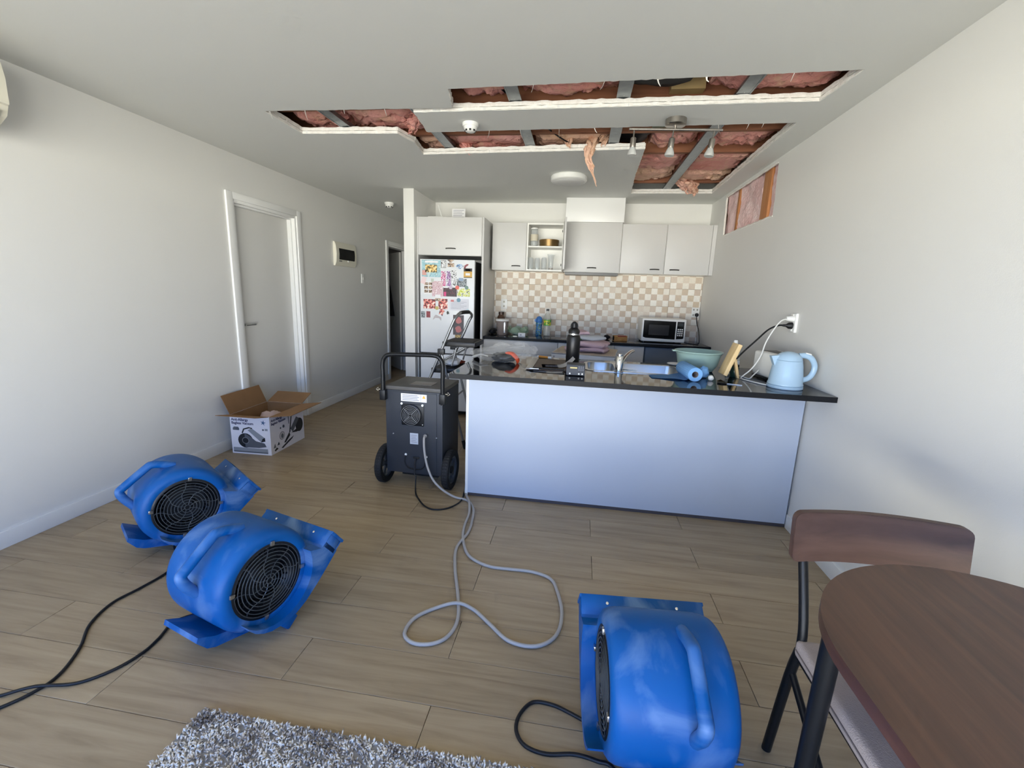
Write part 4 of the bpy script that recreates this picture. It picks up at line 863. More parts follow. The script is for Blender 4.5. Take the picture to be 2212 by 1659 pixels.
# clipboard, papers, pens
cb = thing('clipboard', 'brown clipboard with clear cover lying on the peninsula', 'clipboard', (-.17, 3.0, ZW))
part('board', mat('hardboard', srgb(92, 76, 66), .6, var=.3), cb, lambda bm: add_box(bm, (-.14, -.24, .002), (.135, .26, .006), .001)); part('clear_edge', mat('frosted_plastic', srgb(206, 200, 190), .3, alpha=.7), cb, lambda bm: add_box(bm, (-.145, -.245, .006), (-.105, .26, .011), .001)); part('clip', steel, cb, lambda bm: add_box(bm, (-.12, -.25, .008), (-.06, -.225, .014), .002))
def paper_sheet(name, loc, w, d, rz, curl, label):
    r = thing(name, label, 'paper', loc, rz)
    def fn(bm):
        g = [[bm.verts.new((w*(i/10-.5), d*(j/8-.5), .001+max(0, (i/10-.55))**2*curl)) for j in range(9)] for i in range(11)]
        for i in range(10):
            for j in range(8): bm.faces.new((g[i][j], g[i+1][j], g[i+1][j+1], g[i][j+1]))
        bmesh.ops.solidify(bm, geom=bm.faces[:], thickness=.0006)
    part('sheet', paper, r, fn); 
    for k in range(3): part('text_line', MATS['print_ink'], r, lambda bm: add_box(bm, (-w*.4, d*(-.3+.2*k), .0018), (0, d*(-.27+.2*k), .0024)))
    return r
paper_sheet('folded_paper', (-.12, 2.93, ZW+.0075), .21, .13, R(8), .30, 'white curled paper with a raised corner beside the flask')
paper_sheet('loose_paper', (-.18, 2.72, ZW+.0005), .20, .06, R(-4), .02, 'thin white paper strip in front of the clipboard')
o = thing('marker_pen', 'orange marker pen with white ends behind the clipboard', 'pen', (-.24, 3.32, ZW), R(-24)); part('barrel', mat('orange_pen', srgb(216, 146, 64), .4), o, lambda bm: add_tube(bm, [(-.045, 0, .009), (.035, 0, .009)], .009, 12)); part('pen_cap', white_pl, o, lambda bm: (add_tube(bm, [(.035, 0, .009), (.062, 0, .009)], .0092, 12), add_tube(bm, [(-.058, 0, .009), (-.045, 0, .009)], .0085, 12)))
o = thing('dark_pen', 'thin dark pen lying across the clipboard', 'pen', (-.16, 2.77, ZW+.008), R(-6)); part('barrel', black_pl, o, lambda bm: add_tube(bm, [(-.11, 0, .005), (.09, 0, .005)], .005, 10)); part('tip', steel, o, lambda bm: add_tube(bm, [(.09, 0, .005), (.10, 0, .005)], [.004, .001], 8))
# plastic bag with black and orange gear
def lump(name, c_, r_, m, parent, seed, amp=.25, f=2.2, sub=3):
    bm = bmesh.new(); bmesh.ops.create_icosphere(bm, subdivisions=sub, radius=1)
    for v in bm.verts:
        d = v.co.normalized(); k = 1+amp*noise.noise(d*f+Vector((seed, 0, 0)))+amp*.6*noise.noise(d*f*2.6+Vector((0, seed, 0)))
        v.co = Vector((c_[0]+d.x*r_[0]*k, c_[1]+d.y*r_[1]*k, max(c_[2]+d.z*r_[2]*k, .002)))
    return link(name, bm, m, parent, True, 60)
hg = thing('headset_gear', 'black gear with an orange strap inside the plastic bag', 'gear', (-.50, 3.05, ZW))
lump('pouch', (-.0, 0, .032), (.085, .06, .034), black_pl, hg, 3, .2); lump('pouch', (-.045, .02, .03), (.05, .05, .03), mat('gear_grey', srgb(40, 44, 50), .4), hg, 9, .2)
part('strap', mat('safety_orange', srgb(226, 84, 44), .6), hg, lambda bm: add_tube(bm, smooth_pts([(.02, -.01, .062), (.05, -.03, .066), (.075, -.04, .052), (.095, -.04, .03), (.10, -.03, .012)], 6), .024, 12, flat=.45))
bag_m = mat('clear_film', srgb(225, 225, 222), .16, alpha=.11)
pb = thing('plastic_bag', 'crumpled clear plastic bag lying over the black gear', 'bag', (-.50, 3.06, ZW))
def bagf(bm):
    bmesh.ops.create_icosphere(bm, subdivisions=5, radius=1)
    for v in bm.verts:
        d = v.co.normalized(); k = 1+.28*noise.noise(d*2.3)+.2*noise.noise(d*6)+.07*noise.noise(d*15)
        x, y, z = d.x*.15*k, d.y*.10*k, d.z*.075*k+.05
        if d.x > .2: z += (d.x-.2)*.05; x += (d.x-.2)*.07
        if d.x < -.45: t = (-d.x-.45)/.55; x -= t*.10; y *= 1-.4*t; z = z*(1-t*.6)+.03*t
        v.co = Vector((x, y, max(z, .0015)))
part('film', bag_m, pb, bagf); part('knot', mat('film_dense', srgb(226, 226, 224), .25, alpha=.55), pb, lambda bm: (add_tube(bm, smooth_pts([(-.12, 0, .03), (-.17, .0, .04), (-.23, .02, .018)], 5), [.012]*4+[.02]*4+[.028]*3, 10, flat=.35)))
# mint mixing bowl
o = thing('mixing_bowl', 'large mint green mixing bowl on the peninsula', 'bowl', (.815, 3.14, ZW)); mb = mat('mint_plastic', srgb(156, 184, 178), .35)
part('bowl_wall', mb, o, lambda bm: add_lathe(bm, [(.085, 0), (.10, .004), (.128, .05), (.140, .11), (.150, .128), (.156, .131), (.154, .136), (.146, .132), (.135, .11), (.122, .05), (.09, .012), (0, .010)], 56)); part('pouring_lip', mb, o, lambda bm: add_box(bm, (-.172, -.02, .126), (-.145, .02, .135), .004))
o = thing('side_plate', 'small white plate with a pink motif behind the sink', 'plate', (.715, 3.325, ZW)); part('dish', white_pl, o, lambda bm: add_lathe(bm, [(.03, 0), (.045, .004), (.062, .014), (.060, .016), (.044, .008), (0, .005)], 32)); part('motif', MATS['print_rose'], o, lambda bm: add_lathe(bm, [(.012, .0056), (0, .0062)], 12, None, False))
o = thing('sponge_cloth', 'pale patterned cloth draped on the sink edge', 'cloth', (.335, 2.99, ZW)); part('cloth', mat('check_cloth', srgb(206, 214, 218), .8, var=.6, scale=70, col2=srgb(140, 156, 170)), o, lambda bm: add_box(bm, (-.03, -.10, .004), (.022, .12, .012), .003, 2, lambda p: Vector((p[0]-p[1]*.35, p[1]*.8, p[2]-max(0, p[1]-.02)*.25+.004))))
# blue wipe roll
wr_ = thing('wipe_roll', 'roll of blue cleaning wipes lying on the peninsula', 'roll', (.695, 2.69, ZW), R(3)); bl = mat('blue_wipe', srgb(120, 172, 226), .8, bump=.3, bscale=90)
part('roll_body', bl, wr_, lambda bm: add_lathe(bm, [(.041, 0), (.042, .002), (.042, .268), (.041, .27), (.019, .27), (.019, 0), (.041, 0)], 40, lambda p: Vector((p[0], p[2], .0425+p[1])), False))
part('core_tube', mat('core_card', srgb(150, 140, 140), .8), wr_, lambda bm: add_lathe(bm, [(.019, .003), (.019, .266), (.0175, .266), (.0175, .003), (.019, .003)], 28, lambda p: Vector((p[0], p[2], .0425+p[1])), False))
for k in range(24):
    a = k*2*PI/24; part('crease', mat('blue_wipe_dark', srgb(96, 148, 208), .8), wr_, lambda bm: add_box(bm, (math.cos(a)*.0418-.0006, .004, .0425+math.sin(a)*.0418-.0006), (math.cos(a)*.0418+.0006, .266, .0425+math.sin(a)*.0418+.0006)))
def sheetf(bm):
    n = 14; g = []
    for i in range(n+1):
        u = i/n; row = []
        for j in range(7):
            v = j/6-.5; w = .22*(1-.55*u); x = -.01-.225*u; y = .12+v*w-.02*u
            row.append(bm.verts.new((x, y, .003+.010*abs(math.sin(u*5+v*2))*(1-u)+.018*max(0, .15-u)*6)))
        g.append(row)
    for i in range(n):
        for j in range(6): bm.faces.new((g[i][j], g[i+1][j], g[i+1][j+1], g[i][j+1]))
    bmesh.ops.solidify(bm, geom=bm.faces[:], thickness=.0015)
part('loose_sheet', bl, wr_, sheetf)
o = rough_blob('crumpled_wipe', (.785, 2.86, ZW+.035), (.032, .03, .036), bl, 'scrunched blue wipe standing beside the roll', 'wipe', 12, .35)
o = rough_blob('tissue_ball', (.805, 2.765, ZW+.0165), (.017, .017, .0165), white_pl, 'little white crumpled tissue ball by the blue roll', 'tissue', 14, .2)
# leaning board on its stand, with the black cord behind
bs = thing('wooden_stand', 'thick pale wooden board leaning on a folding leg', 'stand', (.94, 2.9, ZW)); pw = wood_mat('pale_board', srgb(206, 172, 118), srgb(224, 194, 142), srgb(232, 206, 158), .55, 20, True, 2)
def bt(p): x, y, z = p; t = R(19); return Vector((x*math.cos(t)+z*math.sin(t), y, z*math.cos(t)-x*math.sin(t)+.012))
part('board', pw, bs, lambda bm: add_box(bm, (-.046, -.06, 0), (-.021, .05, .205), .004, 2, bt)); part('back_leg', pw, bs, lambda bm: add_box(bm, (.0, .0, 0), (.016, .03, .12), .002, 2, lambda p: Vector((.058+p[0]-p[2]*.25, p[1], p[2]))))
o = thing('slim_tool', 'thin dark-handled metal tool lying in front of the wooden board', 'tool', (.90, 2.67, ZW), R(-20)); part('blade', steel, o, lambda bm: add_box(bm, (-.03, -.004, .001), (.05, .004, .004), .001)); part('grip', black_pl, o, lambda bm: add_tube(bm, smooth_pts([(-.03, 0, .005), (-.05, .014, .005), (-.075, .012, .005), (-.075, -.012, .005), (-.05, -.014, .005)], 4, True), .004, 6, True))
o = thing('spray_bottle', 'clear slim bottle with white cap beside the right wall', 'bottle', (1.03, 3.1, ZW)); part('bottle_body', pet, o, lambda bm: add_lathe(bm, [(.036, 0), (.038, .004), (.038, .12), (.032, .15), (.016, .17), (.012, .178)], 28)); part('cap', white_pl, o, lambda bm: add_lathe(bm, [(.013, .176), (.013, .215), (.010, .222), (0, .222)], 20)); part('label_band', mat('bottle_label', srgb(210, 214, 214), .5), o, lambda bm: add_lathe(bm, [(.0384, .03), (.0384, .09)], 28, None, False))
o = thing('dark_jar', 'small dark green jar behind the wooden board', 'jar', (1.0, 2.96, ZW)); part('jar_body', mat('green_jar', srgb(20, 44, 38), .3), o, lambda bm: add_lathe(bm, [(.022, 0), (.025, .004), (.025, .06), (.02, .066), (0, .067)], 24)); part('lid', black_pl, o, lambda bm: add_lathe(bm, [(.023, .066), (.023, .08), (0, .081)], 20))
# kettle
kb = mat('kettle_blue', srgb(172, 200, 222), .16)
kt = thing('electric_kettle', 'pale blue electric kettle at the wall end of the peninsula', 'kettle', (1.182, 2.68, ZW))
part('power_base', kb, kt, lambda bm: add_lathe(bm, [(.088, 0), (.091, .003), (.091, .015), (.087, .018), (0, .019)], 48)); part('kettle_body', kb, kt, lambda bm: add_lathe(bm, [(.087, .019), (.090, .022), (.090, .028), (.086, .034), (.082, .08), (.076, .13), (.068, .165), (.058, .185), (.04, .199), (.018, .206), (0, .207)], 56)); part('lid_seam', mat('kettle_seam', srgb(140, 168, 192), .4), kt, lambda bm: add_lathe(bm, [(.0705, .1575), (.0712, .159), (.0698, .1605)], 48, None, False))
part('spout', kb, kt, lambda bm: add_prism(bm, [(-.052, .185), (-.098, .178), (-.092, .165), (-.075, .125), (-.05, .13)], lambda p: Vector((p[0], -.016, p[1])), lambda p: Vector((p[0], .016, p[1])), .006, 2))
part('handle', kb, kt, lambda bm: add_tube(bm, smooth_pts([(.05, 0, .185), (.085, 0, .187), (.118, 0, .172), (.139, 0, .135), (.137, 0, .095), (.118, 0, .062), (.08, 0, .045)], 6), .0125, 12, flat=1.25)); part('switch', white_pl, kt, lambda bm: add_box(bm, (.082, -.008, .197), (.112, .008, .206), .003, 2, lambda p: Vector((p[0], p[1], p[2]-(p[0]-.08)*.2))))
kc = kt
tube('power_cord', [(1.095, 2.70, ZW+.005), (1.06, 2.76, ZW+.005), (1.02, 2.86, ZW+.005), (1.03, 2.92, ZW+.006), (1.09, 2.94, ZW+.06), (1.14, 2.96, ZW+.14), (1.165, 2.98, ZW+.22), (1.21, 3.01, ZW+.30), (1.26, 3.04, ZW+.36), (1.31, 3.06, ZW+.375)], .0042, white_pl, kc)
lathe('plug', [(.012, 0), (.014, .004), (.018, .03), (.018, .045)], (1.3, 3.068, 1.276), white_pl, kc, 16, rot=Matrix.Rotation(R(90), 4, 'Y'))
kc = thing('phone_cable', 'short white cable lying between the kettle and the wooden board', 'cable', (1.05, 2.9, ZW))
tube('cord', [(1.0, 3.02, ZW+.004), (1.03, 2.985, ZW+.006), (1.05, 2.95, ZW+.004), (1.07, 2.90, ZW+.004), (1.10, 2.93, ZW+.02), (1.15, 2.98, ZW+.05)], .004, white_pl, kc); lathe('connector', [(.008, 0), (.009, .01), (.005, .035), (0, .036)], (1.0, 3.02, ZW+.009), white_pl, kc, 12, rot=Matrix.Rotation(R(-70), 4, 'Y'))
kc = thing('charger_cable', 'black cable from the wall outlet down behind the wooden board', 'cable', (1.1, 3.0, 1.0))
tube('cord', [(1.30, 3.075, 1.232), (1.26, 3.07, 1.23), (1.2, 3.06, 1.20), (1.13, 3.04, 1.13), (1.06, 3.02, 1.06), (1.0, 3.0, .99), (.98, 2.99, .95), (.985, 2.98, .906)], .0055, cord_m, kc)
lathe('plug', [(.007, 0), (.009, .02), (.02, .035), (.021, .055)], (1.288, 3.075, 1.232), black_pl, kc, 16, rot=Matrix.Rotation(R(90), 4, 'Y'))
ws = thing('power_outlet', 'white double power outlet on the right wall with two plugs', 'power outlet', (XR, 3.08, 1.25), group='power outlets')
part('plate', white_pl, ws, lambda bm: add_box(bm, (-.016, -.037, -.06), (0, .037, .06), .003)); 
for z in (-.045, .048): part('switch', white_pl, ws, lambda bm: add_box(bm, (-.020, -.008, z-.006), (-.016, .008, z+.006), .001))
# toaster behind the kettle
to = thing('toaster', 'white toaster half hidden behind the kettle', 'toaster', (1.245, 2.97, ZW), R(8))
part('toaster_body', white_pl, to, lambda bm: add_box(bm, (-.085, -.13, .012), (.085, .13, .168), .028, 4)); part('slot_plate', mat('dark_slot', srgb(60, 58, 58), .4, .5), to, lambda bm: add_box(bm, (-.045, -.10, .167), (.045, .10, .1695), .001)); part('toaster_base', black_pl, to, lambda bm: add_box(bm, (-.08, -.125, 0), (.08, .125, .014), .003)); part('lever', black_pl, to, lambda bm: add_box(bm, (-.012, -.142, .10), (.012, -.128, .112), .003))
# carton in the aisle, with folded blankets on top
ct = thing('appliance_carton', 'large plastic-wrapped white carton standing in the kitchen aisle', 'box', (.085, 4.17, 0), R(-7)); tan = mat('tan_card', srgb(190, 176, 160), .7, var=.2, scale=6)
part('carton_body', mat('wrapped_white', srgb(206, 208, 214), .3, var=.2, scale=9), ct, lambda bm: add_box(bm, (-.275, -.28, 0), (.275, .28, .865), .006)); part('carton_lid', tan, ct, lambda bm: add_box(bm, (-.272, -.275, .865), (.272, .275, .872), .002))
part('wrap_rim', mat('shiny_wrap', srgb(222, 224, 228), .15), ct, lambda bm: (add_tube(bm, [(-.274, -.277, .862), (.274, -.277, .862), (.274, .277, .862), (-.274, .277, .862)], .009, 8, True)))
for k in range(6): part('handling_symbol', kcol('print_symbol', 84, 88, 100), ct, lambda bm: add_box(bm, (.04+.032*k, -.2812, .806+.004*(k % 2)), (.04+.032*k+(.012 if k % 2 else .02), -.2798, .83), 0))
part('tape_mark', MATS['print_symbol'], ct, lambda bm: add_box(bm, (-.255, -.2812, .80), (-.250, -.2798, .845)))
def folded(name, loc, w, d, h, m, label, seed, rz=0, folds=3):
    r = thing(name, label, 'blanket', loc, rz, 'blankets piled on the carton')
    for k in range(folds):
        z0 = h*k/folds; z1 = h*(k+1)/folds
        def fn(bm, z0=z0, z1=z1, k=k):
            n = 22; prof = []
            t = (z1-z0)/2; rng = []
            for i in range(n):
                a = 2*PI*i/n; ca, sa = math.cos(a), math.sin(a); rng.append((math.copysign(abs(ca)**.35, ca), math.copysign(abs(sa)**.6, sa)))
            m_ = 18; R_ = []
            for j in range(m_+1):
                v = j/m_*2-1; s = (1-abs(v)**8)**.4 if abs(v) < 1 else .05; s = max(s, .25)
                row = []
                for q in rng:
                    p = Vector((q[0]*w/2*(.93+.07*s), v*d/2, (z0+z1)/2+q[1]*t*s))
                    nn_ = Vector((noise.noise(p*14+Vector((seed+k, 0, 0))), noise.noise(p*14+Vector((0, seed+k, 0))), noise.noise(p*11+Vector((0, 0, seed+k)))))
                    p += Vector((nn_.x*.045, nn_.y*.035, nn_.z*.022)); p.z = max(p.z, .001); row.append(bm.verts.new(p))
                R_.append(row)
            for A, B in zip(R_, R_[1:]):
                for i in range(n): bm.faces.new((A[i], A[(i+1) % n], B[(i+1) % n], B[i]))
            bm.faces.new(R_[0][::-1]); bm.faces.new(R_[-1])
        part('fold', m, r, fn, True, 60)
    return r
pk = mat('pink_fleece', srgb(206, 178, 186), .9, bump=.4, bscale=120)
folded('pink_blanket', (.10, 4.14, .873), .36, .30, .10, pk, 'dusty pink folded blanket on the carton', 4, R(-7), 2)
folded('grey_blanket', (.08, 4.18, .974), .28, .24, .045, mat('grey_fleece', srgb(188, 192, 196), .9, bump=.4, bscale=120), 'pale grey folded cloth on top of the pink blanket', 9, R(4), 1)
folded('pink_towel', (.02, 4.20, 1.02), .16, .16, .035, pk, 'small pink towel on top of the pile behind the flask', 13, R(20), 1)
rough_blob('green_wrapper', (-.01, 4.02, .99), (.045, .03, .014), mat('wrapper_green', srgb(60, 110, 60), .4, var=.6, scale=30), 'crumpled green wrapper tucked beside the pink towel', 'wrapper', 5)

# ================================================================ STEP LADDER
ldr = thing('step_ladder', 'silver folding step ladder with black treads in the kitchen entrance', 'ladder', (-1.2, 3.85, 0))
silver = mat('ladder_silver', srgb(150, 152, 154), .35, .8)
yn, yf_ = 3.66, 4.04
bm = bmesh.new()
P = smooth_pts([(-1.51, yn, .02), (-1.24, yn, .66), (-1.065, yn, 1.08), (-1.03, yn+.01, 1.155), (-1.01, yn+.06, 1.19), (-1.0, 3.85, 1.195), (-.99, yf_-.06, 1.19), (-.98, yf_-.01, 1.155), (-1.02, yf_, 1.08), (-1.20, yf_, .66), (-1.48, yf_, .02)], 6); add_tube(bm, P, .0125, 12); link('rail', bm, silver, ldr)
tube('hand_grip', [(-1.008, yn+.08, 1.193), (-1.0, 3.85, 1.1955), (-.992, yf_-.08, 1.193)], .0165, black_rub, ldr)
for y in (yn, yf_):
    tube('rear_leg', [(-1.155, y, .86), (-1.05, y, .45), (-.94, y, .03)], .011, silver, ldr, 1); tube('foot', [(-.95, y, .075), (-.93, y, 0.0)], .017, black_rub, ldr, 1); tube('foot', [(-1.485 if y == yn else -1.455, y, .075), (-1.515 if y == yn else -1.485, y, .0)], .017, black_rub, ldr, 1)
    box('bracket', (-1.182, y-.02, .835), (-1.125, y+.02, .885), black_pl, ldr, .004)
    tube('brace', [(-1.21, y+.012, .74), (-.95, y+.012, .90)], .008, silver, ldr, 1)
    tube('strut', [(-1.02, y, .90), (-1.06, y, .74)], .008, silver, ldr, 1)
for z, x0, x1 in ((.935, -1.15, -.86), (.70, -1.25, -1.0), (.465, -1.35, -1.15), (.23, -1.45, -1.27)):
    bm = bmesh.new(); add_box(bm, (x0, yn+.014, z-.03), (x1, yf_-.014, z+.012), .008, 2); tr = link('tread', bm, black_pl, ldr)
    box('tread_mat', (x0+.02, yn+.03, z+.012), (x1-.02, yf_-.03, z+.0145), black_rub, tr)
tube('cross_bar', [(-1.05, yn, .45), (-1.05, yf_, .45)], .008, silver, ldr, 1)
rough_blob('white_rag', (-1.10, 3.82, .752), (.07, .10, .036), mat('white_cotton', srgb(226, 230, 236), .9, bump=.4), 'bunched white rag on the second tread of the step ladder', 'cloth', 21, .3)
rough_blob('red_cloth', (-1.07, 3.95, .733), (.05, .05, .017), mat('rust_cloth', srgb(130, 54, 36), .9), 'rust red cloth beside the white rag on the ladder tread', 'cloth', 22, .3)

# ================================================================ DEHUMIDIFIER
dark_grey = mat('powder_grey', srgb(46, 50, 58), .5, var=.2, scale=5, col2=srgb(38, 42, 48)); top_grey = mat('top_grey', srgb(86, 84, 82), .5, var=.4, scale=8)
dh = thing('dehumidifier', 'tall dark grey industrial dehumidifier on two big wheels', 'dehumidifier', (-1.07, 2.97, 0), R(-2))
part('cabinet', dark_grey, dh, lambda bm: add_box(bm, (-.206, -.17, .105), (.206, .19, .70), .006)); tp_ = part('top_panel', top_grey, dh, lambda bm: add_box(bm, (-.208, -.172, .70), (.208, .192, .728), .006))
part('document_pocket', mat('pocket_grey', srgb(110, 106, 100), .4), tp_, lambda bm: add_box(bm, (-.06, -.10, .728), (.10, .02, .731), .001)); part('front_plate', dark_grey, dh, lambda bm: add_box(bm, (-.165, -.174, .12), (.165, -.169, .69), .002)); part('skid', black_metal, dh, lambda bm: add_box(bm, (-.10, -.15, .085), (.17, .15, .106), .003))
part('push_handle', black_metal, dh, lambda bm: add_tube(bm, smooth_pts([(-.212, -.188, .635), (-.212, -.188, .80), (-.212, -.188, .88), (-.195, -.188, .925), (-.15, -.188, .945), (0, -.188, .952), (.15, -.188, .955), (.195, -.188, .935), (.212, -.188, .89), (.212, -.188, .80), (.212, -.188, .625)], 5), .0145, 12))
for x in (-.212, .212):
    part('handle_clamp', black_metal, dh, lambda bm: add_box(bm, (x-.02, -.206, .63), (x+.02, -.168, .70), .004)); part('wing_bolt', chrome, dh, lambda bm: (add_tube(bm, [(x+.02*(1 if x > 0 else -1), -.188, .70), (x+.035*(1 if x > 0 else -1), -.188, .70)], .004, 8), add_tube(bm, smooth_pts([(x+.035*(1 if x > 0 else -1), -.188, .69), (x+.05*(1 if x > 0 else -1), -.188, .70), (x+.035*(1 if x > 0 else -1), -.188, .712)], 3), .003, 6)))
# round fan outlet with finger guard
def fl(p): return Vector((-.015+p[0], -.175-p[2], .535+p[1]))
part('fan_plate', black_metal, dh, lambda bm: add_box(bm, (-.085, -.178, .46), (.075, -.173, .61), .006)); part('fan_ring', black_metal, dh, lambda bm: add_lathe(bm, [(.072, 0), (.074, .016), (.066, .018), (.064, .004), (.03, .002), (0, .002)], 36, fl))
fg = part('fan_guard', mat('guard_light', srgb(150, 152, 156), .35, .3), dh, lambda bm: [add_tube(bm, [fl((r_*math.cos(a*PI/16), r_*math.sin(a*PI/16), .022)) for a in range(32)], .0013, 5, True) for r_ in (.012, .023, .034, .045, .056, .067)])
part('guard_spokes', MATS['guard_light'], dh, lambda bm: [add_tube(bm, [fl((.010*math.cos(a), .010*math.sin(a), .0225)), fl((.07*math.cos(a), .07*math.sin(a), .0225))], .0015, 5) for a in (PI/4, 3*PI/4, 5*PI/4, 7*PI/4)])
part('fan_hub', black_pl, dh, lambda bm: add_lathe(bm, [(.02, .003), (.02, .012), (0, .013)], 20, fl))
for k in range(5): part('fan_blade', black_pl, dh, lambda bm: add_prism(bm, [(.018*math.cos(k*1.257), .018*math.sin(k*1.257)), (.06*math.cos(k*1.257-.3), .06*math.sin(k*1.257-.3)), (.06*math.cos(k*1.257+.35), .06*math.sin(k*1.257+.35))], lambda p: fl((p[0], p[1], .005)), lambda p: fl((p[0], p[1], .009))))
for x, z in ((-.085, .61), (.065, .607), (.065, .47), (-.06, .245), (.09, .24), (-.15, .39), (.165, .385)): part('screw', white_pl if z > .6 or z < .3 else steel, dh, lambda bm: add_lathe(bm, [(.009 if (z > .6 or z < .3) else .004, 0), (.008 if (z > .6 or z < .3) else .004, .005), (0, .006)], 14, lambda p: Vector((x+p[0], -.174-p[2], z+p[1]))))
wl = part('warning_label', paper, dh, lambda bm: add_box(bm, (-.09, -.1752, .628), (.095, -.174, .682))); part('warning_triangle', mat('warning_orange', srgb(240, 180, 60), .5), wl, lambda bm: add_prism(bm, [(.063, .655), (.087, .655), (.075, .677)], lambda p: Vector((p[0], -.1758, p[1])), lambda p: Vector((p[0], -.1752, p[1]))))
for k in range(4): part('text_line', MATS['print_ink'], wl, lambda bm: add_box(bm, (-.08, -.1756, .636+.011*k), (.04-.01*(k % 2), -.1751, .641+.011*k)))
part('divider', MATS['print_ink'], wl, lambda bm: add_box(bm, (.052, -.1756, .63), (.054, -.1751, .68)))
rl = part('rating_plate', mat('silver_label', srgb(184, 190, 198), .35), dh, lambda bm: add_box(bm, (-.028, -.1752, .325), (.032, -.174, .405)))
for k in range(5): part('text_line', MATS['print_ink'], rl, lambda bm: add_box(bm, (-.02, -.1756, .338+.012*k), (.022-.008*(k % 2), -.1751, .343+.012*k)))
for s in (-1, 1):
    wx = s*.222
    def wt(p, wx=wx, s=s): return Vector((wx+s*p[2], -.11+p[0], .14+p[1]))
    tyre = part('tyre', black_rub, dh, lambda bm: add_lathe(bm, [(.098, .0), (.12, -.006), (.134, -.002), (.1385, .008), (.1385, .034), (.134, .044), (.12, .048), (.098, .042), (.098, 0)], 40, wt, False))
    for k in range(40):
        a = k*2*PI/40
        def tread(bm, a=a):
            for t_ in (-1, 1):
                def q(p): x_, y_, z_ = p; aa = a+y_+t_*(z_-.021)*2.4*.5; return wt(((.1380+x_)*math.cos(aa), (.1380+x_)*math.sin(aa), z_))
                add_box(bm, (-.001, -.035, .022 if t_ > 0 else .006), (.0022, .035, .037 if t_ > 0 else .020), 0, 1, q)
        part('tread_block', mat('tyre_grey', srgb(40, 40, 42), .75), tyre, tread)
    whl = part('wheel_rim', mat('rim_grey', srgb(70, 74, 80), .5), dh, lambda bm: add_lathe(bm, [(.10, .006), (.10, .038), (.088, .036), (.085, .02), (.088, .008), (.10, .006)], 40, wt, False)); part('hub', black_pl, dh, lambda bm: add_lathe(bm, [(.024, .004), (.026, .01), (.026, .038), (.016, .044), (0, .045)], 20, wt))
    for k in range(5):
        a = k*2*PI/5+.4; part('spoke', MATS['rim_grey'], whl, lambda bm: add_prism(bm, [(.02, -.014), (.09, -.020), (.09, .020), (.02, .014)], lambda p: wt((p[0]*math.cos(a)-p[1]*math.sin(a), p[0]*math.sin(a)+p[1]*math.cos(a), .014)), lambda p: wt((p[0]*math.cos(a)-p[1]*math.sin(a), p[0]*math.sin(a)+p[1]*math.cos(a), .026))))
part('axle', black_metal, dh, lambda bm: add_tube(bm, [(-.22, -.11, .14), (.22, -.11, .14)], .009, 10)); part('hose_spigot', steel, dh, lambda bm: add_tube(bm, [(.092, -.17, .40), (.092, -.20, .40)], .013, 14)); part('cable_clip', black_pl, dh, lambda bm: (add_box(bm, (-.005, -.181, .22), (.04, -.173, .235), .002)))
part('cord_cleat', black_metal, dh, lambda bm: add_tube(bm, smooth_pts([(-.06, -.178, .24), (-.065, -.185, .19), (-.04, -.19, .155), (.015, -.19, .145), (.07, -.19, .16), (.085, -.185, .20), (.085, -.178, .238)], 4), .0035, 6)); part('cord_drop', cord_m, dh, lambda bm: add_tube(bm, smooth_pts([(.018, -.182, .225), (.01, -.188, .19), (.012, -.195, .145), (.013, -.20, .11)], 4), .005, 8))
# its hose and lead
tube('drain_hose', [(-.985, 2.768, .398), (-.985, 2.745, .385), (-.978, 2.735, .30), (-.955, 2.725, .20), (-.91, 2.715, .11), (-.84, 2.705, .05), (-.75, 2.69, .015), (-.66, 2.67, .01), (-.595, 2.57, .01), (-.565, 2.42, .01), (-.555, 2.28, .01), (-.578, 2.12, .01), (-.54, 1.95, .01), (-.47, 1.75, .01), (-.428, 1.60, .01), (-.44, 1.50, .01), (-.49, 1.448, .01), (-.565, 1.437, .01), (-.617, 1.478, .01), (-.61, 1.565, .01), (-.545, 1.64, .01), (-.455, 1.678, .022), (-.375, 1.665, .01), (-.29, 1.595, .01), (-.195, 1.518, .01), (-.085, 1.512, .01), (-.01, 1.585, .01), (.008, 1.72, .01), (-.022, 1.87, .01), (-.06, 1.95, .01), (-.15, 1.985, .01), (-.26, 1.985, .01), (-.362, 1.985, .01), (-.45, 2.02, .01), (-.515, 2.085, .01), (-.57, 2.22, .01), (-.595, 2.35, .01), (-.605, 2.50, .01), (-.635, 2.62, .026), (-.68, 2.73, .012), (-.715, 2.83, .01), (-.735, 3.0, .01), (-.74, 3.2, .01)], .0078, grey_hose, dh, 5, seg=10)['label'] = 'long translucent grey drain hose'
tube('power_cord', [(-1.053, 2.765, .105), (-1.05, 2.75, .05), (-1.03, 2.70, .008), (-.985, 2.63, .006), (-.92, 2.55, .006), (-.85, 2.51, .006), (-.775, 2.53, .006), (-.72, 2.60, .006), (-.70, 2.70, .006), (-.73, 2.90, .006), (-.74, 3.1, .006)], .005, cord_m, dh, 6)

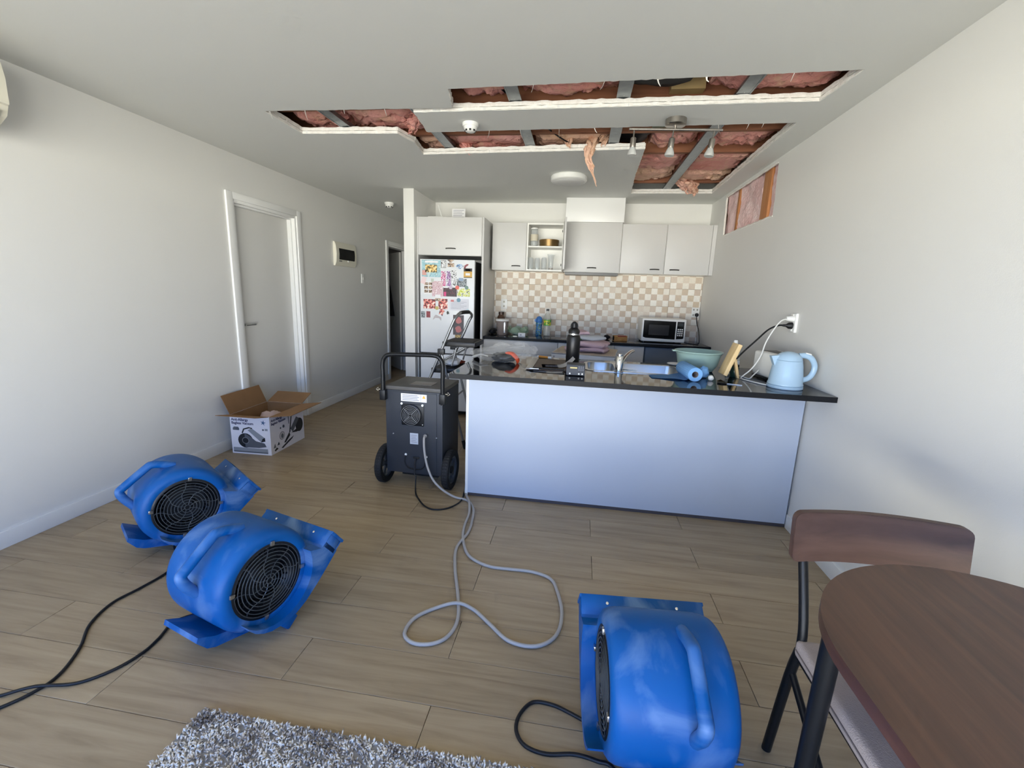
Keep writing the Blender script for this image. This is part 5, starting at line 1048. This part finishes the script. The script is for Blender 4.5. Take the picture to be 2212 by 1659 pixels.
# ================================================================ AIR MOVERS
TAU, ZB, LL, WL = .659, .248, .269, .2115
blue = mat('mover_blue', srgb(0, 82, 152), .45, var=.2, scale=3, col2=srgb(0, 70, 142), wear=(srgb(104, 138, 184), .85, 4.2), spec=.35)
def bT(u, v, w): return Vector((v, u*math.cos(TAU)-w*math.sin(TAU), ZB+u*math.sin(TAU)+w*math.cos(TAU)))
def make_mover():
    r = thing('air_mover', '', 'air mover', (0, 0, 0))
    def hous(bm):
        pf = [(-.152, .136), (-.160, .140), (-.1655, .150), (-.1675, .163), (-.164, .178), (-.155, .189), (-.140, .196), (-.12, .199), (-.06, .200), (0, .200), (.06, .200), (.12, .199), (.140, .196), (.155, .189), (.164, .178), (.1675, .163), (.1655, .150), (.160, .140), (.152, .136)]
        add_lathe(bm, [(q[1], q[0]) for q in pf], 72, lambda p: bT(p[0], p[2], p[1]), False)
        arc = [(.166*math.cos(R(a)), .166*math.sin(R(a))) for a in range(-176, -19, 13)]
        poly = [(-.1695, -.020), (-.169, -.055), (-.158, -.092), (-.14, -.124), (-.105, -.158), (-.055, -.188), (0, -.200), (.09, -.202), (.17, -.198), (LL-.05, -.195), (LL-.05, -.1075), (.19, -.1065)] + arc[::-1]
        add_prism(bm, poly, lambda p: bT(p[0], -WL, p[1]), lambda p: bT(p[0], WL, p[1]), .012, 3)
        # rear drum webs between the wide base and the drum
        t = .006
        for (w0, w1, v0, v1) in ((-.1126, -.1126+t, -WL, WL), (-.192, -.192+t, -WL, WL), (-.192+t, -.1126, -WL, -WL+t), (-.192+t, -.1126, WL-t, WL)):
            add_box(bm, (LL-.07, v0, w0), (LL, v1, w1), .002, 1, lambda p: bT(p[0], p[1], p[2]))
    part('housing', blue, r, hous, True, 45)
    part('outlet_lip', blue, r, lambda bm: [add_box(bm, (LL-.012, v0, w0), (LL, v1, w1), .002, 2, lambda p: bT(*p)) for (v0, w0, v1, w1) in ((-WL-.004, -.1126, WL+.004, -.1075), (-WL-.004, -.197, WL+.004, -.190), (-WL-.004, -.19, -WL+.002, -.1126), (WL-.002, -.19, WL+.004, -.1126))])
    og = part('outlet_grille', black_pl, r, lambda bm: add_box(bm, (LL-.055, -WL+.006, -.186), (LL-.045, WL-.006, -.1126), 0, 1, lambda p: bT(*p)))
    part('grille_bar', black_metal, og, lambda bm: [add_box(bm, (LL-.03, -WL+.03+.038*k, -.186), (LL-.027, -WL+.033+.038*k, -.1126), 0, 1, lambda p: bT(*p)) for k in range(11)])
    part('handle', blue, r, lambda bm: add_tube(bm, smooth_pts([bT(.11, .045, .16), bT(.085, .045, .20), bT(.055, .045, .236), bT(.03, .045, .242), bT(-.085, .045, .242), bT(-.115, .045, .238), bT(-.13, .045, .20), bT(-.135, .045, .14)], 5), .019, 12, flat=1.0), True, 60)
    foot = [(-.09, -.185), (-.13, -.195), (-.255, -.035), (-.268, -.005), (-.266, .05), (-.250, .06), (-.238, .03), (-.226, .0), (-.165, -.085), (-.12, -.13)]
    part('rear_foot', blue, r, lambda bm: add_prism(bm, foot, lambda p: bT(p[0], -.10, p[1]), lambda p: bT(p[0], .10, p[1]), .008, 2))
    for s in (-1, 1): part('skid', blue, r, lambda bm: add_box(bm, (-.115, s*.17-.02, -.232), (-.055, s*.17+.02, -.18), .008, 2, lambda p: bT(*p)))
    for s in (-1, 1):
        part('inlet_ring', black_metal, r, lambda bm: add_lathe(bm, [(.146, s*.158), (.147, s*.164), (.140, s*.167), (.134, s*.164), (.132, s*.15), (.10, s*.12)], 48, lambda p: bT(p[0], p[2], p[1]), False))
        part('impeller', mat('impeller_dark', srgb(22, 24, 28), .6), r, lambda bm: (add_lathe(bm, [(.133, s*.10), (.05, s*.095), (.03, s*.12), (0, s*.122)], 36, lambda p: bT(p[0], p[2], p[1]), False), [add_box(bm, (.09, -.0015, s*.10), (.13, .0015, s*.135), 0, 1, lambda p: bT(p[0]*math.cos(k*PI/15)-p[1]*math.sin(k*PI/15), p[2], p[0]*math.sin(k*PI/15)+p[1]*math.cos(k*PI/15))) for k in range(30)]))
        g = part('wire_guard', mat('guard_wire', srgb(92, 98, 104), .4, .6), r, lambda bm: [add_tube(bm, [bT(q*math.cos(a*PI/20), s*(.170-.006*(q/.14)**2), q*math.sin(a*PI/20)) for a in range(40)], .0019, 5, True) for q in (.012, .026, .040, .054, .068, .082, .096, .110, .124, .137)])
        part('guard_spoke', MATS['guard_wire'], g, lambda bm: [add_tube(bm, [bT(q*math.cos(a+.25*math.sin(q*40)), s*(.1675-.006*(q/.14)**2), q*math.sin(a+.25*math.sin(q*40))) for q in (.01, .04, .07, .10, .125, .143)], .0017, 5) for a in [k*PI/4+.3 for k in range(8)]])
        for k in range(4):
            a = .748+k*PI/2
            part('guard_clip', steel, r, lambda bm: add_box(bm, (.138, -.008, s*.163), (.157, .008, s*.173), .003, 2, lambda p: bT(p[0]*math.cos(a)-p[1]*math.sin(a), p[2], p[0]*math.sin(a)+p[1]*math.cos(a))))
    for v in (-.12, .12):
        part('rivet', chrome, r, lambda bm: add_lathe(bm, [(.005, 0), (.005, .002), (0, .003)], 12, lambda p: bT(LL-.028+p[0], v+p[1], -.1066+p[2])))
    return r
mv = make_mover()
movers = [(-2.0514, 1.9144, .5935, 'blue air mover nearest the left wall, its outlet facing the cardboard box'), (-1.2858, 1.4288, .2911, 'scuffed blue air mover in front of the other at left, round guard facing right'), (.3018, 1.1732, -.0773, 'blue air mover at the bottom right, seen from behind beside the table')]
MV = []
for i, (x, y, psi, lb) in enumerate(movers):
    o = mv if i == 0 else copy_tree(mv); MV.append(o)
    o.matrix_basis = Matrix.Translation((x, y, 0)) @ Matrix.Rotation(-psi, 4, 'Z'); o['label'] = lb; o['group'] = 'blue air movers'
tube('power_cord', [(-2.0, 1.80, .03), (-1.92, 1.74, .008), (-1.875, 1.64, .006), (-1.888, 1.52, .006), (-1.912, 1.41, .006), (-1.872, 1.289, .006), (-1.785, 1.185, .006), (-1.725, 1.07, .006), (-1.735, .992, .006), (-1.78, .92, .006), (-1.87, .80, .006), (-2.0, .65, .006)], .0055, cord_m, MV[0], 6)
tube('power_cord', [(-1.40, 1.46, .03), (-1.50, 1.43, .008), (-1.562, 1.365, .006), (-1.543, 1.28, .006), (-1.537, 1.21, .006), (-1.562, 1.129, .006), (-1.632, 1.055, .006), (-1.74, 1.012, .016), (-1.83, .965, .006), (-1.95, .90, .006), (-2.1, .84, .006)], .0055, cord_m, MV[1], 6)
tube('power_cord', [(.20, 1.19, .02), (.11, 1.227, .008), (.052, 1.253, .006), (-.011, 1.272, .006), (-.074, 1.268, .006), (-.112, 1.214, .006), (-.114, 1.158, .006), (-.08, 1.116, .006), (-.014, 1.103, .006), (.069, 1.117, .006), (.138, 1.109, .006), (.19, 1.09, .006), (.26, .95, .006), (.3, .7, .006)], .006, cord_m, MV[2], 6)

# ================================================================ OPEN CARDBOARD BOX
cbx = thing('cardboard_box', 'open vacuum cleaner carton with brown flaps by the left wall door', 'box', (-2.42, 3.116, 0), R(2)); kraft = mat('kraft_card', srgb(150, 112, 74), .8, var=.25, scale=12); cwhite = mat('printed_white', srgb(232, 230, 236), .55); cgrey = mat('printed_grey', srgb(200, 198, 200), .55)
BWd, BD, BH = .345, .47, .325
def wall_panel(nm, a, b): 
    p = part(nm, cwhite, cbx, lambda bm: add_box(bm, a, b)); return p
fp = wall_panel('front_side', (-BWd, 0, 0), (0, .004, BH)); rp_ = wall_panel('right_side', (-.004, .004, 0), (0, BD, BH)); wall_panel('left_side', (-BWd, .004, 0), (-BWd+.004, BD-.004, BH)); wall_panel('back_side', (-BWd, BD-.004, 0), (-.004, BD, BH)); part('bottom', kraft, cbx, lambda bm: add_box(bm, (-BWd+.004, .004, .001), (-.004, BD-.004, .005)))
part('inner_lining', kraft, cbx, lambda bm: (add_box(bm, (-BWd+.004, .004, .005), (-.004, .006, BH)), add_box(bm, (-BWd+.004, BD-.006, .005), (-.004, BD-.004, BH)), add_box(bm, (-BWd+.004, .006, .005), (-BWd+.006, BD-.006, BH)), add_box(bm, (-.006, .006, .005), (-.004, BD-.006, BH))))
def flap(base, outd, ln, ang, skew=.0):
    a, b = Vector(base[0]), Vector(base[1]); od_ = Vector(outd); n = od_*math.cos(R(ang))+Vector((0, 0, 1))*math.sin(R(ang)); nn_ = (b-a).cross(n).normalized()*.002; s = (b-a).normalized()*.006
    part('flap', kraft, cbx, lambda bm: (lambda c_: [bm.faces.new([c_[i] for i in f]) for f in ((0,1,2,3),(7,6,5,4),(0,4,5,1),(1,5,6,2),(2,6,7,3),(3,7,4,0))])([bm.verts.new(p+q) for q in (nn_, -nn_) for p in (a+s, b-s, b-s+n*ln+(b-a).normalized()*skew, a+s+n*ln+(b-a).normalized()*skew)]))
flap(((-BWd, .002, BH), (0, .002, BH)), (0, -1, 0), .16, 13); flap(((0, 0, BH), (0, BD, BH)), (1, 0, 0), .17, 5, .03); flap(((-BWd, BD, BH), (-BWd, 0, BH)), (-1, 0, 0), .165, 72, .02); flap(((0, BD, BH), (-BWd, BD, BH)), (0, 1, 0), .17, 22)
ink = mat('print_navy', srgb(42, 40, 84), .5); inkg = mat('print_vac_grey', srgb(96, 100, 108), .4); inkd = mat('print_vac_dark', srgb(34, 36, 42), .35); inkl = mat('print_vac_light', srgb(150, 154, 160), .4)
MF = Matrix.Translation((-BWd+.012, -.0006, BH-.045)) @ Matrix.Rotation(R(90), 4, 'X')
text_mesh('lettering', 'Anti-Allergy\nBagless Vacuum', .030, ink, MF, fp, True, .0003, .0008)
MS = Matrix.Translation((.0006, .016, BH-.048)) @ Matrix.Rotation(R(90), 4, 'Z') @ Matrix.Rotation(R(90), 4, 'X')
text_mesh('lettering', 'Anti-Allergy\nBagless Vacuum', .030, ink, MS, rp_, True, .0003, .0008)
def flat(parent, m, pts, lev=1, side='f', nm='print'):
    if side == 'f': A = lambda p: Vector((-BWd+p[0], 0, p[1])); B = lambda p: Vector((-BWd+p[0], -.0004*lev, p[1]))
    else: A = lambda p: Vector((0, p[0], p[1])); B = lambda p: Vector((.0004*lev, p[0], p[1]))
    return part(nm, m, parent, lambda bm: add_prism(bm, pts, A, B))
def ell(cx, cz, rx, rz_, a0=0, a1=360, n=20, rot=0):
    o_ = []
    for k in range(n+1 if a1-a0 < 360 else n):
        t = R(a0+(a1-a0)*k/n); x, z = rx*math.cos(t), rz_*math.sin(t); o_.append((cx+x*math.cos(R(rot))-z*math.sin(R(rot)), cz+x*math.sin(R(rot))+z*math.cos(R(rot))))
    return o_
star = []
for k in range(10):
    a = R(90+36*k-12); r_ = .024 if k % 2 == 0 else .008; star.append((.29+r_*math.cos(a), .275+r_*math.sin(a)))
flat(fp, mat('print_teal_star', srgb(60, 92, 130), .5), star, 2, nm='star_print')
flat(fp, inkg, [(.02, .215), (.03, .228), (.068, .228), (.075, .215), (.075, .20), (.02, .20)], 2, nm='badge_print'); flat(fp, inkg, ell(.285, .215, .008, .008), 2, nm='badge_print'); flat(fp, inkl, [(.30, .208), (.325, .208), (.325, .226), (.30, .226)], 2, nm='badge_print')
flat(fp, inkl, [(.012, .012), (.315, .012), (.315, .052), (.012, .052)], 2, nm='footer_print'); flat(fp, inkg, [(.012, .012), (.315, .012), (.315, .022), (.012, .022)], 3, nm='footer_print')
flat(fp, inkd, ell(.125, .115, .066, .062), 2, nm='vacuum_print'); flat(fp, inkg, [(.12, .178), (.17, .15), (.215, .115), (.29, .10), (.305, .07), (.24, .058), (.12, .056)], 3, nm='vacuum_print'); flat(fp, inkl, [(.15, .205), (.185, .222), (.29, .15), (.295, .118), (.262, .108)], 4, nm='vacuum_print'); flat(fp, inkd, [(.262, .108), (.298, .118), (.296, .15), (.275, .138)], 5, nm='vacuum_print'); flat(fp, inkd, [(.095, .178), (.105, .176), (.12, .208), (.165, .222), (.19, .218), (.19, .226), (.16, .232), (.112, .216)], 5, nm='vacuum_print'); flat(fp, inkl, ell(.125, .115, .03, .028), 4, nm='vacuum_print'); flat(fp, inkd, ell(.125, .115, .026, .024), 5, nm='vacuum_print')
flat(rp_, inkd, ell(.40, .15, .055, .062), 2, 's', 'vacuum_print'); flat(rp_, inkg, [(.30, .11), (.40, .21), (.36, .235), (.27, .15)], 3, 's', 'vacuum_print'); flat(rp_, inkd, [(.28, .11), (.36, .095), (.41, .10), (.38, .13)], 3, 's', 'vacuum_print'); flat(rp_, inkd, [(.30, .325), (.312, .325), (.262, .12), (.248, .12)], 4, 's', 'vacuum_print'); flat(rp_, inkg, [(.24, .325), (.248, .325), (.255, .20), (.248, .20)], 4, 's', 'vacuum_print'); flat(rp_, inkd, [(.17, .055), (.25, .125), (.26, .095), (.19, .05)], 4, 's', 'vacuum_print'); flat(rp_, inkd, [(.13, .022), (.24, .06), (.31, .075), (.28, .055), (.15, .014)], 4, 's', 'vacuum_print'); flat(rp_, inkg, ell(.15, .125, .035, .035), 2, 's', 'inset_print'); flat(rp_, cgrey, ell(.15, .125, .031, .031), 3, 's', 'inset_print'); flat(rp_, inkg, ell(.152, .122, .016, .02), 4, 's', 'inset_print'); flat(rp_, inkg, ell(.175, .20, .013, .013), 2, 's', 'badge_print'); flat(rp_, inkg, ell(.135, .195, .008, .008), 2, 's', 'badge_print'); flat(rp_, inkd, [(.04, .03), (.07, .045), (.09, .03), (.05, .018)], 3, 's', 'tool_print'); flat(rp_, inkg, [(.03, .05), (.05, .085), (.06, .05)], 3, 's', 'tool_print'); flat(rp_, inkd, [(.08, .06), (.10, .085), (.11, .06)], 3, 's', 'tool_print')
rough_blob('packing_tissue', (-2.56, 3.33, .17), (.09, .11, .15), mat('pinkish_tissue', srgb(206, 180, 170), .9), 'crumpled packing tissue inside the open carton', 'tissue', 31, .3)

# ================================================================ DINING TABLE AND CHAIR
walnut = wood_mat('walnut', srgb(62, 40, 30), srgb(80, 52, 38), srgb(96, 64, 46), .4, 30, False, 1, .06)
tb = thing('dining_table', 'dark brown wooden dining table with rounded end, bottom right corner', 'table', (.872, .45, 0))
ol = [(.872+.365*math.cos(R(a)), .757+.365*math.sin(R(a))) for a in range(0, 181, 5)]+[(.872+.365*math.cos(R(a)), .185+.365*math.sin(R(a))) for a in range(180, 361, 5)]
bm = bmesh.new(); add_prism(bm, ol, lambda p: Vector((p[0], p[1], .722)), lambda p: Vector((p[0], p[1], .75)), .005, 3); link('table_top', bm, walnut, tb, smooth=50)
for x, y in ((.588, .925), (1.156, .925), (.588, .02), (1.156, .02)):
    bm = bmesh.new(); add_tube(bm, [(x+(x-.872)*.04, y, 0), (x, y, .722)], [.017, .021], 20); link('leg', bm, black_metal, tb)
box('under_frame', (.60, .10, .69), (.62, .84, .722), black_metal, tb); box('under_frame', (1.124, .10, .69), (1.144, .84, .722), black_metal, tb)
ch = thing('dining_chair', 'dining chair with brown curved backrest and pale grey padded seat', 'chair', (.86, 1.0, 0))
cx0, cx1 = .655, 1.075; cwood = wood_mat('chair_walnut', srgb(66, 47, 41), srgb(80, 58, 51), srgb(90, 67, 59), .5, 22, False, 0, .04)
bm = bmesh.new(); n = 20
def back(u, z, t): # u -1..1
    x = .858+u*.222; y = 1.252+.035*(1-u*u)+t+(z-.72)*.12; return Vector((x, y, z))
cols = []
us = [-1, -.993, -.975, -.945, -.91]+[-.88+1.76*k/n for k in range(n+1)]+[.91, .945, .975, .993, 1]
for u in us:
    d_ = (1-abs(u))*.222; r_ = .022; cut = r_-math.sqrt(max(0, r_*r_-(r_-d_)**2)) if d_ < r_ else 0; zz = (.656+cut, .798-cut)
    cols.append([bm.verts.new(back(u, zz[0], -.011)), bm.verts.new(back(u, zz[1], -.011)), bm.verts.new(back(u, zz[1], .011)), bm.verts.new(back(u, zz[0], .011))])
for A, B in zip(cols, cols[1:]):
    for i in range(4): bm.faces.new((A[i], A[(i+1) % 4], B[(i+1) % 4], B[i]))
bm.faces.new(cols[0][::-1]); bm.faces.new(cols[-1])
bmesh.ops.recalc_face_normals(bm, faces=bm.faces)
bmesh.ops.bevel(bm, geom=[e_ for e_ in bm.edges if e_.calc_face_angle(0) > .8 and e_.calc_length() > .004], offset=.0015, segments=2, affect='EDGES')
link('backrest', bm, cwood, ch, smooth=50)
for x in (cx0+.022, cx1-.022):
    tube('back_post', [(x-.004, 1.182, .40), (x, 1.20, .50), (x+.002, 1.287, .73)], .0125, black_metal, ch, 4, seg=14)
    tube('rear_leg', [(x-.004, 1.185, .415), (x-.008, 1.205, .31), (x-.01, 1.248, .0)], .0135, black_metal, ch, 4, seg=14)
    tube('front_leg', [(x, .80, .40), (x, .76, .0)], .0135, black_metal, ch, 1, seg=14)
    tube('side_stretcher', [(x-.006, 1.195, .33), (x, .92, .16), (x, .77, .11)], .010, black_metal, ch, 4, seg=10)
tube('cross_stretcher', [(cx0+.022, .92, .16), (cx1-.022, .92, .16)], .010, black_metal, ch, 1, seg=10)
tube('seat_rail', [(cx0+.02, 1.185, .395), (cx0+.022, .80, .395), (cx1-.022, .80, .395), (cx1-.02, 1.185, .395)], .010, black_metal, ch, 1, seg=10)
cf = mat('seat_fabric', srgb(172, 160, 156), .95, bump=.3, bscale=300)
bm = bmesh.new(); add_box(bm, (cx0, .76, .405), (cx1, 1.185, .455), .018, 4); st_ = link('seat', bm, cf, ch)
tube('seat_piping', [(cx0-.001, .775, .43), (cx0-.001, 1.17, .43)], .0025, mat('piping', srgb(120, 110, 108), .9), st_, 1, seg=6)

# ================================================================ SHAG RUG
import numpy as np
rg = np.random.default_rng(3)
rx0, rx1, ry0, ry1 = -1.13, .02, -1.1, 1.045
def rug_mat():
    m = bpy.data.materials.new('rug_pile'); m.use_nodes = True; n_ = m.node_tree; b = n_.nodes['Principled BSDF']; b.inputs['Roughness'].default_value = 1; b.inputs['Specular IOR Level'].default_value = .1
    t = n_.nodes.new('ShaderNodeTexCoord'); a = n_.nodes.new('ShaderNodeTexNoise'); a.inputs['Scale'].default_value = 5.5; a.inputs['Detail'].default_value = 3; a.inputs['Distortion'].default_value = .8
    h = n_.nodes.new('ShaderNodeTexNoise'); h.inputs['Scale'].default_value = 45; h.inputs['Detail'].default_value = 2
    n_.links.new(t.outputs['Object'], a.inputs['Vector']); n_.links.new(t.outputs['Object'], h.inputs['Vector'])
    ad = n_.nodes.new('ShaderNodeMath'); ad.operation = 'MULTIPLY_ADD'; ad.inputs[1].default_value = .75; n_.links.new(h.outputs[0], ad.inputs[0]); n_.links.new(a.outputs[0], ad.inputs[2])
    rp = n_.nodes.new('ShaderNodeValToRGB'); el = rp.color_ramp.elements; el[0].position = .68; el[0].color = srgb(136, 127, 122); el[1].position = 1.0; el[1].color = srgb(250, 244, 232); q = el.new(.84); q.color = srgb(226, 217, 206)
    n_.links.new(ad.outputs[0], rp.inputs[0]); n_.links.new(rp.outputs[0], b.inputs['Base Color']); return m
rm = rug_mat()
rugt = thing('shag_rug', 'grey and white marbled shag rug at the bottom edge', 'rug', (-.3, 0, 0))
box('backing', (rx0, ry0, 0), (rx1, ry1, .012), mat('rug_back', srgb(140, 138, 138), 1), rugt)
N = 60000
px_ = rg.uniform(rx0+.002, rx1-.002, N); py_ = rg.uniform(ry0+.002, ry1-.002, N)
ang = rg.uniform(0, 2*np.pi, N); ln = rg.uniform(.010, .020, N); lean = rg.uniform(.2, 1.0, N); wd = rg.uniform(.0018, .0038, N)
V = np.zeros((N, 7, 3)); ca, sa = np.cos(ang), np.sin(ang)
for k in range(3):
    b_ = ang+k*2.094
    V[:, k, 0] = px_+wd*np.cos(b_); V[:, k, 1] = py_+wd*np.sin(b_); V[:, k, 2] = .010
    V[:, 3+k, 0] = px_+ca*lean*ln*.35+wd*1.15*np.cos(b_+.4); V[:, 3+k, 1] = py_+sa*lean*ln*.35+wd*1.15*np.sin(b_+.4); V[:, 3+k, 2] = .010+ln*.6
V[:, 6, 0] = px_+ca*lean*ln; V[:, 6, 1] = py_+sa*lean*ln; V[:, 6, 2] = .010+ln*.9*(1.1-.5*lean)
fb = np.array([(0,1,4,3),(1,2,5,4),(2,0,3,5),(3,4,6,6),(4,5,6,6),(5,3,6,6)])
me = bpy.data.meshes.new('pile'); idx = (np.arange(N)*7)
faces = []
for a_ in fb:
    q = idx[:, None]+a_[None, :]
    faces += [tuple(r_) if a_[2] != a_[3] else tuple(r_[:3]) for r_ in q.tolist()]
me.from_pydata(V.reshape(-1, 3).tolist(), [], faces); me.materials.append(rm); me.shade_smooth()
po_ = bpy.data.objects.new('pile', me); C.objects.link(po_); po_.parent = rugt; po_.matrix_parent_inverse = rugt.matrix_basis.inverted(); po_['kind'] = 'stuff'

# ================================================================ JACKET ON THE HALL DOOR
jk = thing('hanging_jacket', 'black jacket hanging in the dark room behind the hall door', 'jacket', (-3.27, 7.32, .9))
bm = bmesh.new(); m_, k_ = 14, 10; g = []
for j in range(m_+1):
    v = j/m_; z = .92+.62*(1-v); w = .05+.20*v**.7; row = []
    for i in range(16):
        a = 2*PI*i/16; rr2 = 1+.18*math.sin(3*a+2*v); row.append(bm.verts.new(Vector((-3.275+w*.5*math.cos(a)*rr2, 7.32+.05*math.sin(a)*rr2-.10*math.cos(a)*w, z))))
    g.append(row)
for A, B in zip(g, g[1:]):
    for i in range(16): bm.faces.new((A[i], A[(i+1) % 16], B[(i+1) % 16], B[i]))
bm.faces.new(g[0]); bm.faces.new(g[-1]); link('cloth', bm, mat('jacket_black', srgb(16, 16, 18), .8), jk, smooth=60)
tube('hook', [(-3.275, 7.33, 1.53), (-3.275, 7.36, 1.58), (-3.275, 7.38, 1.56)], .005, steel, jk)
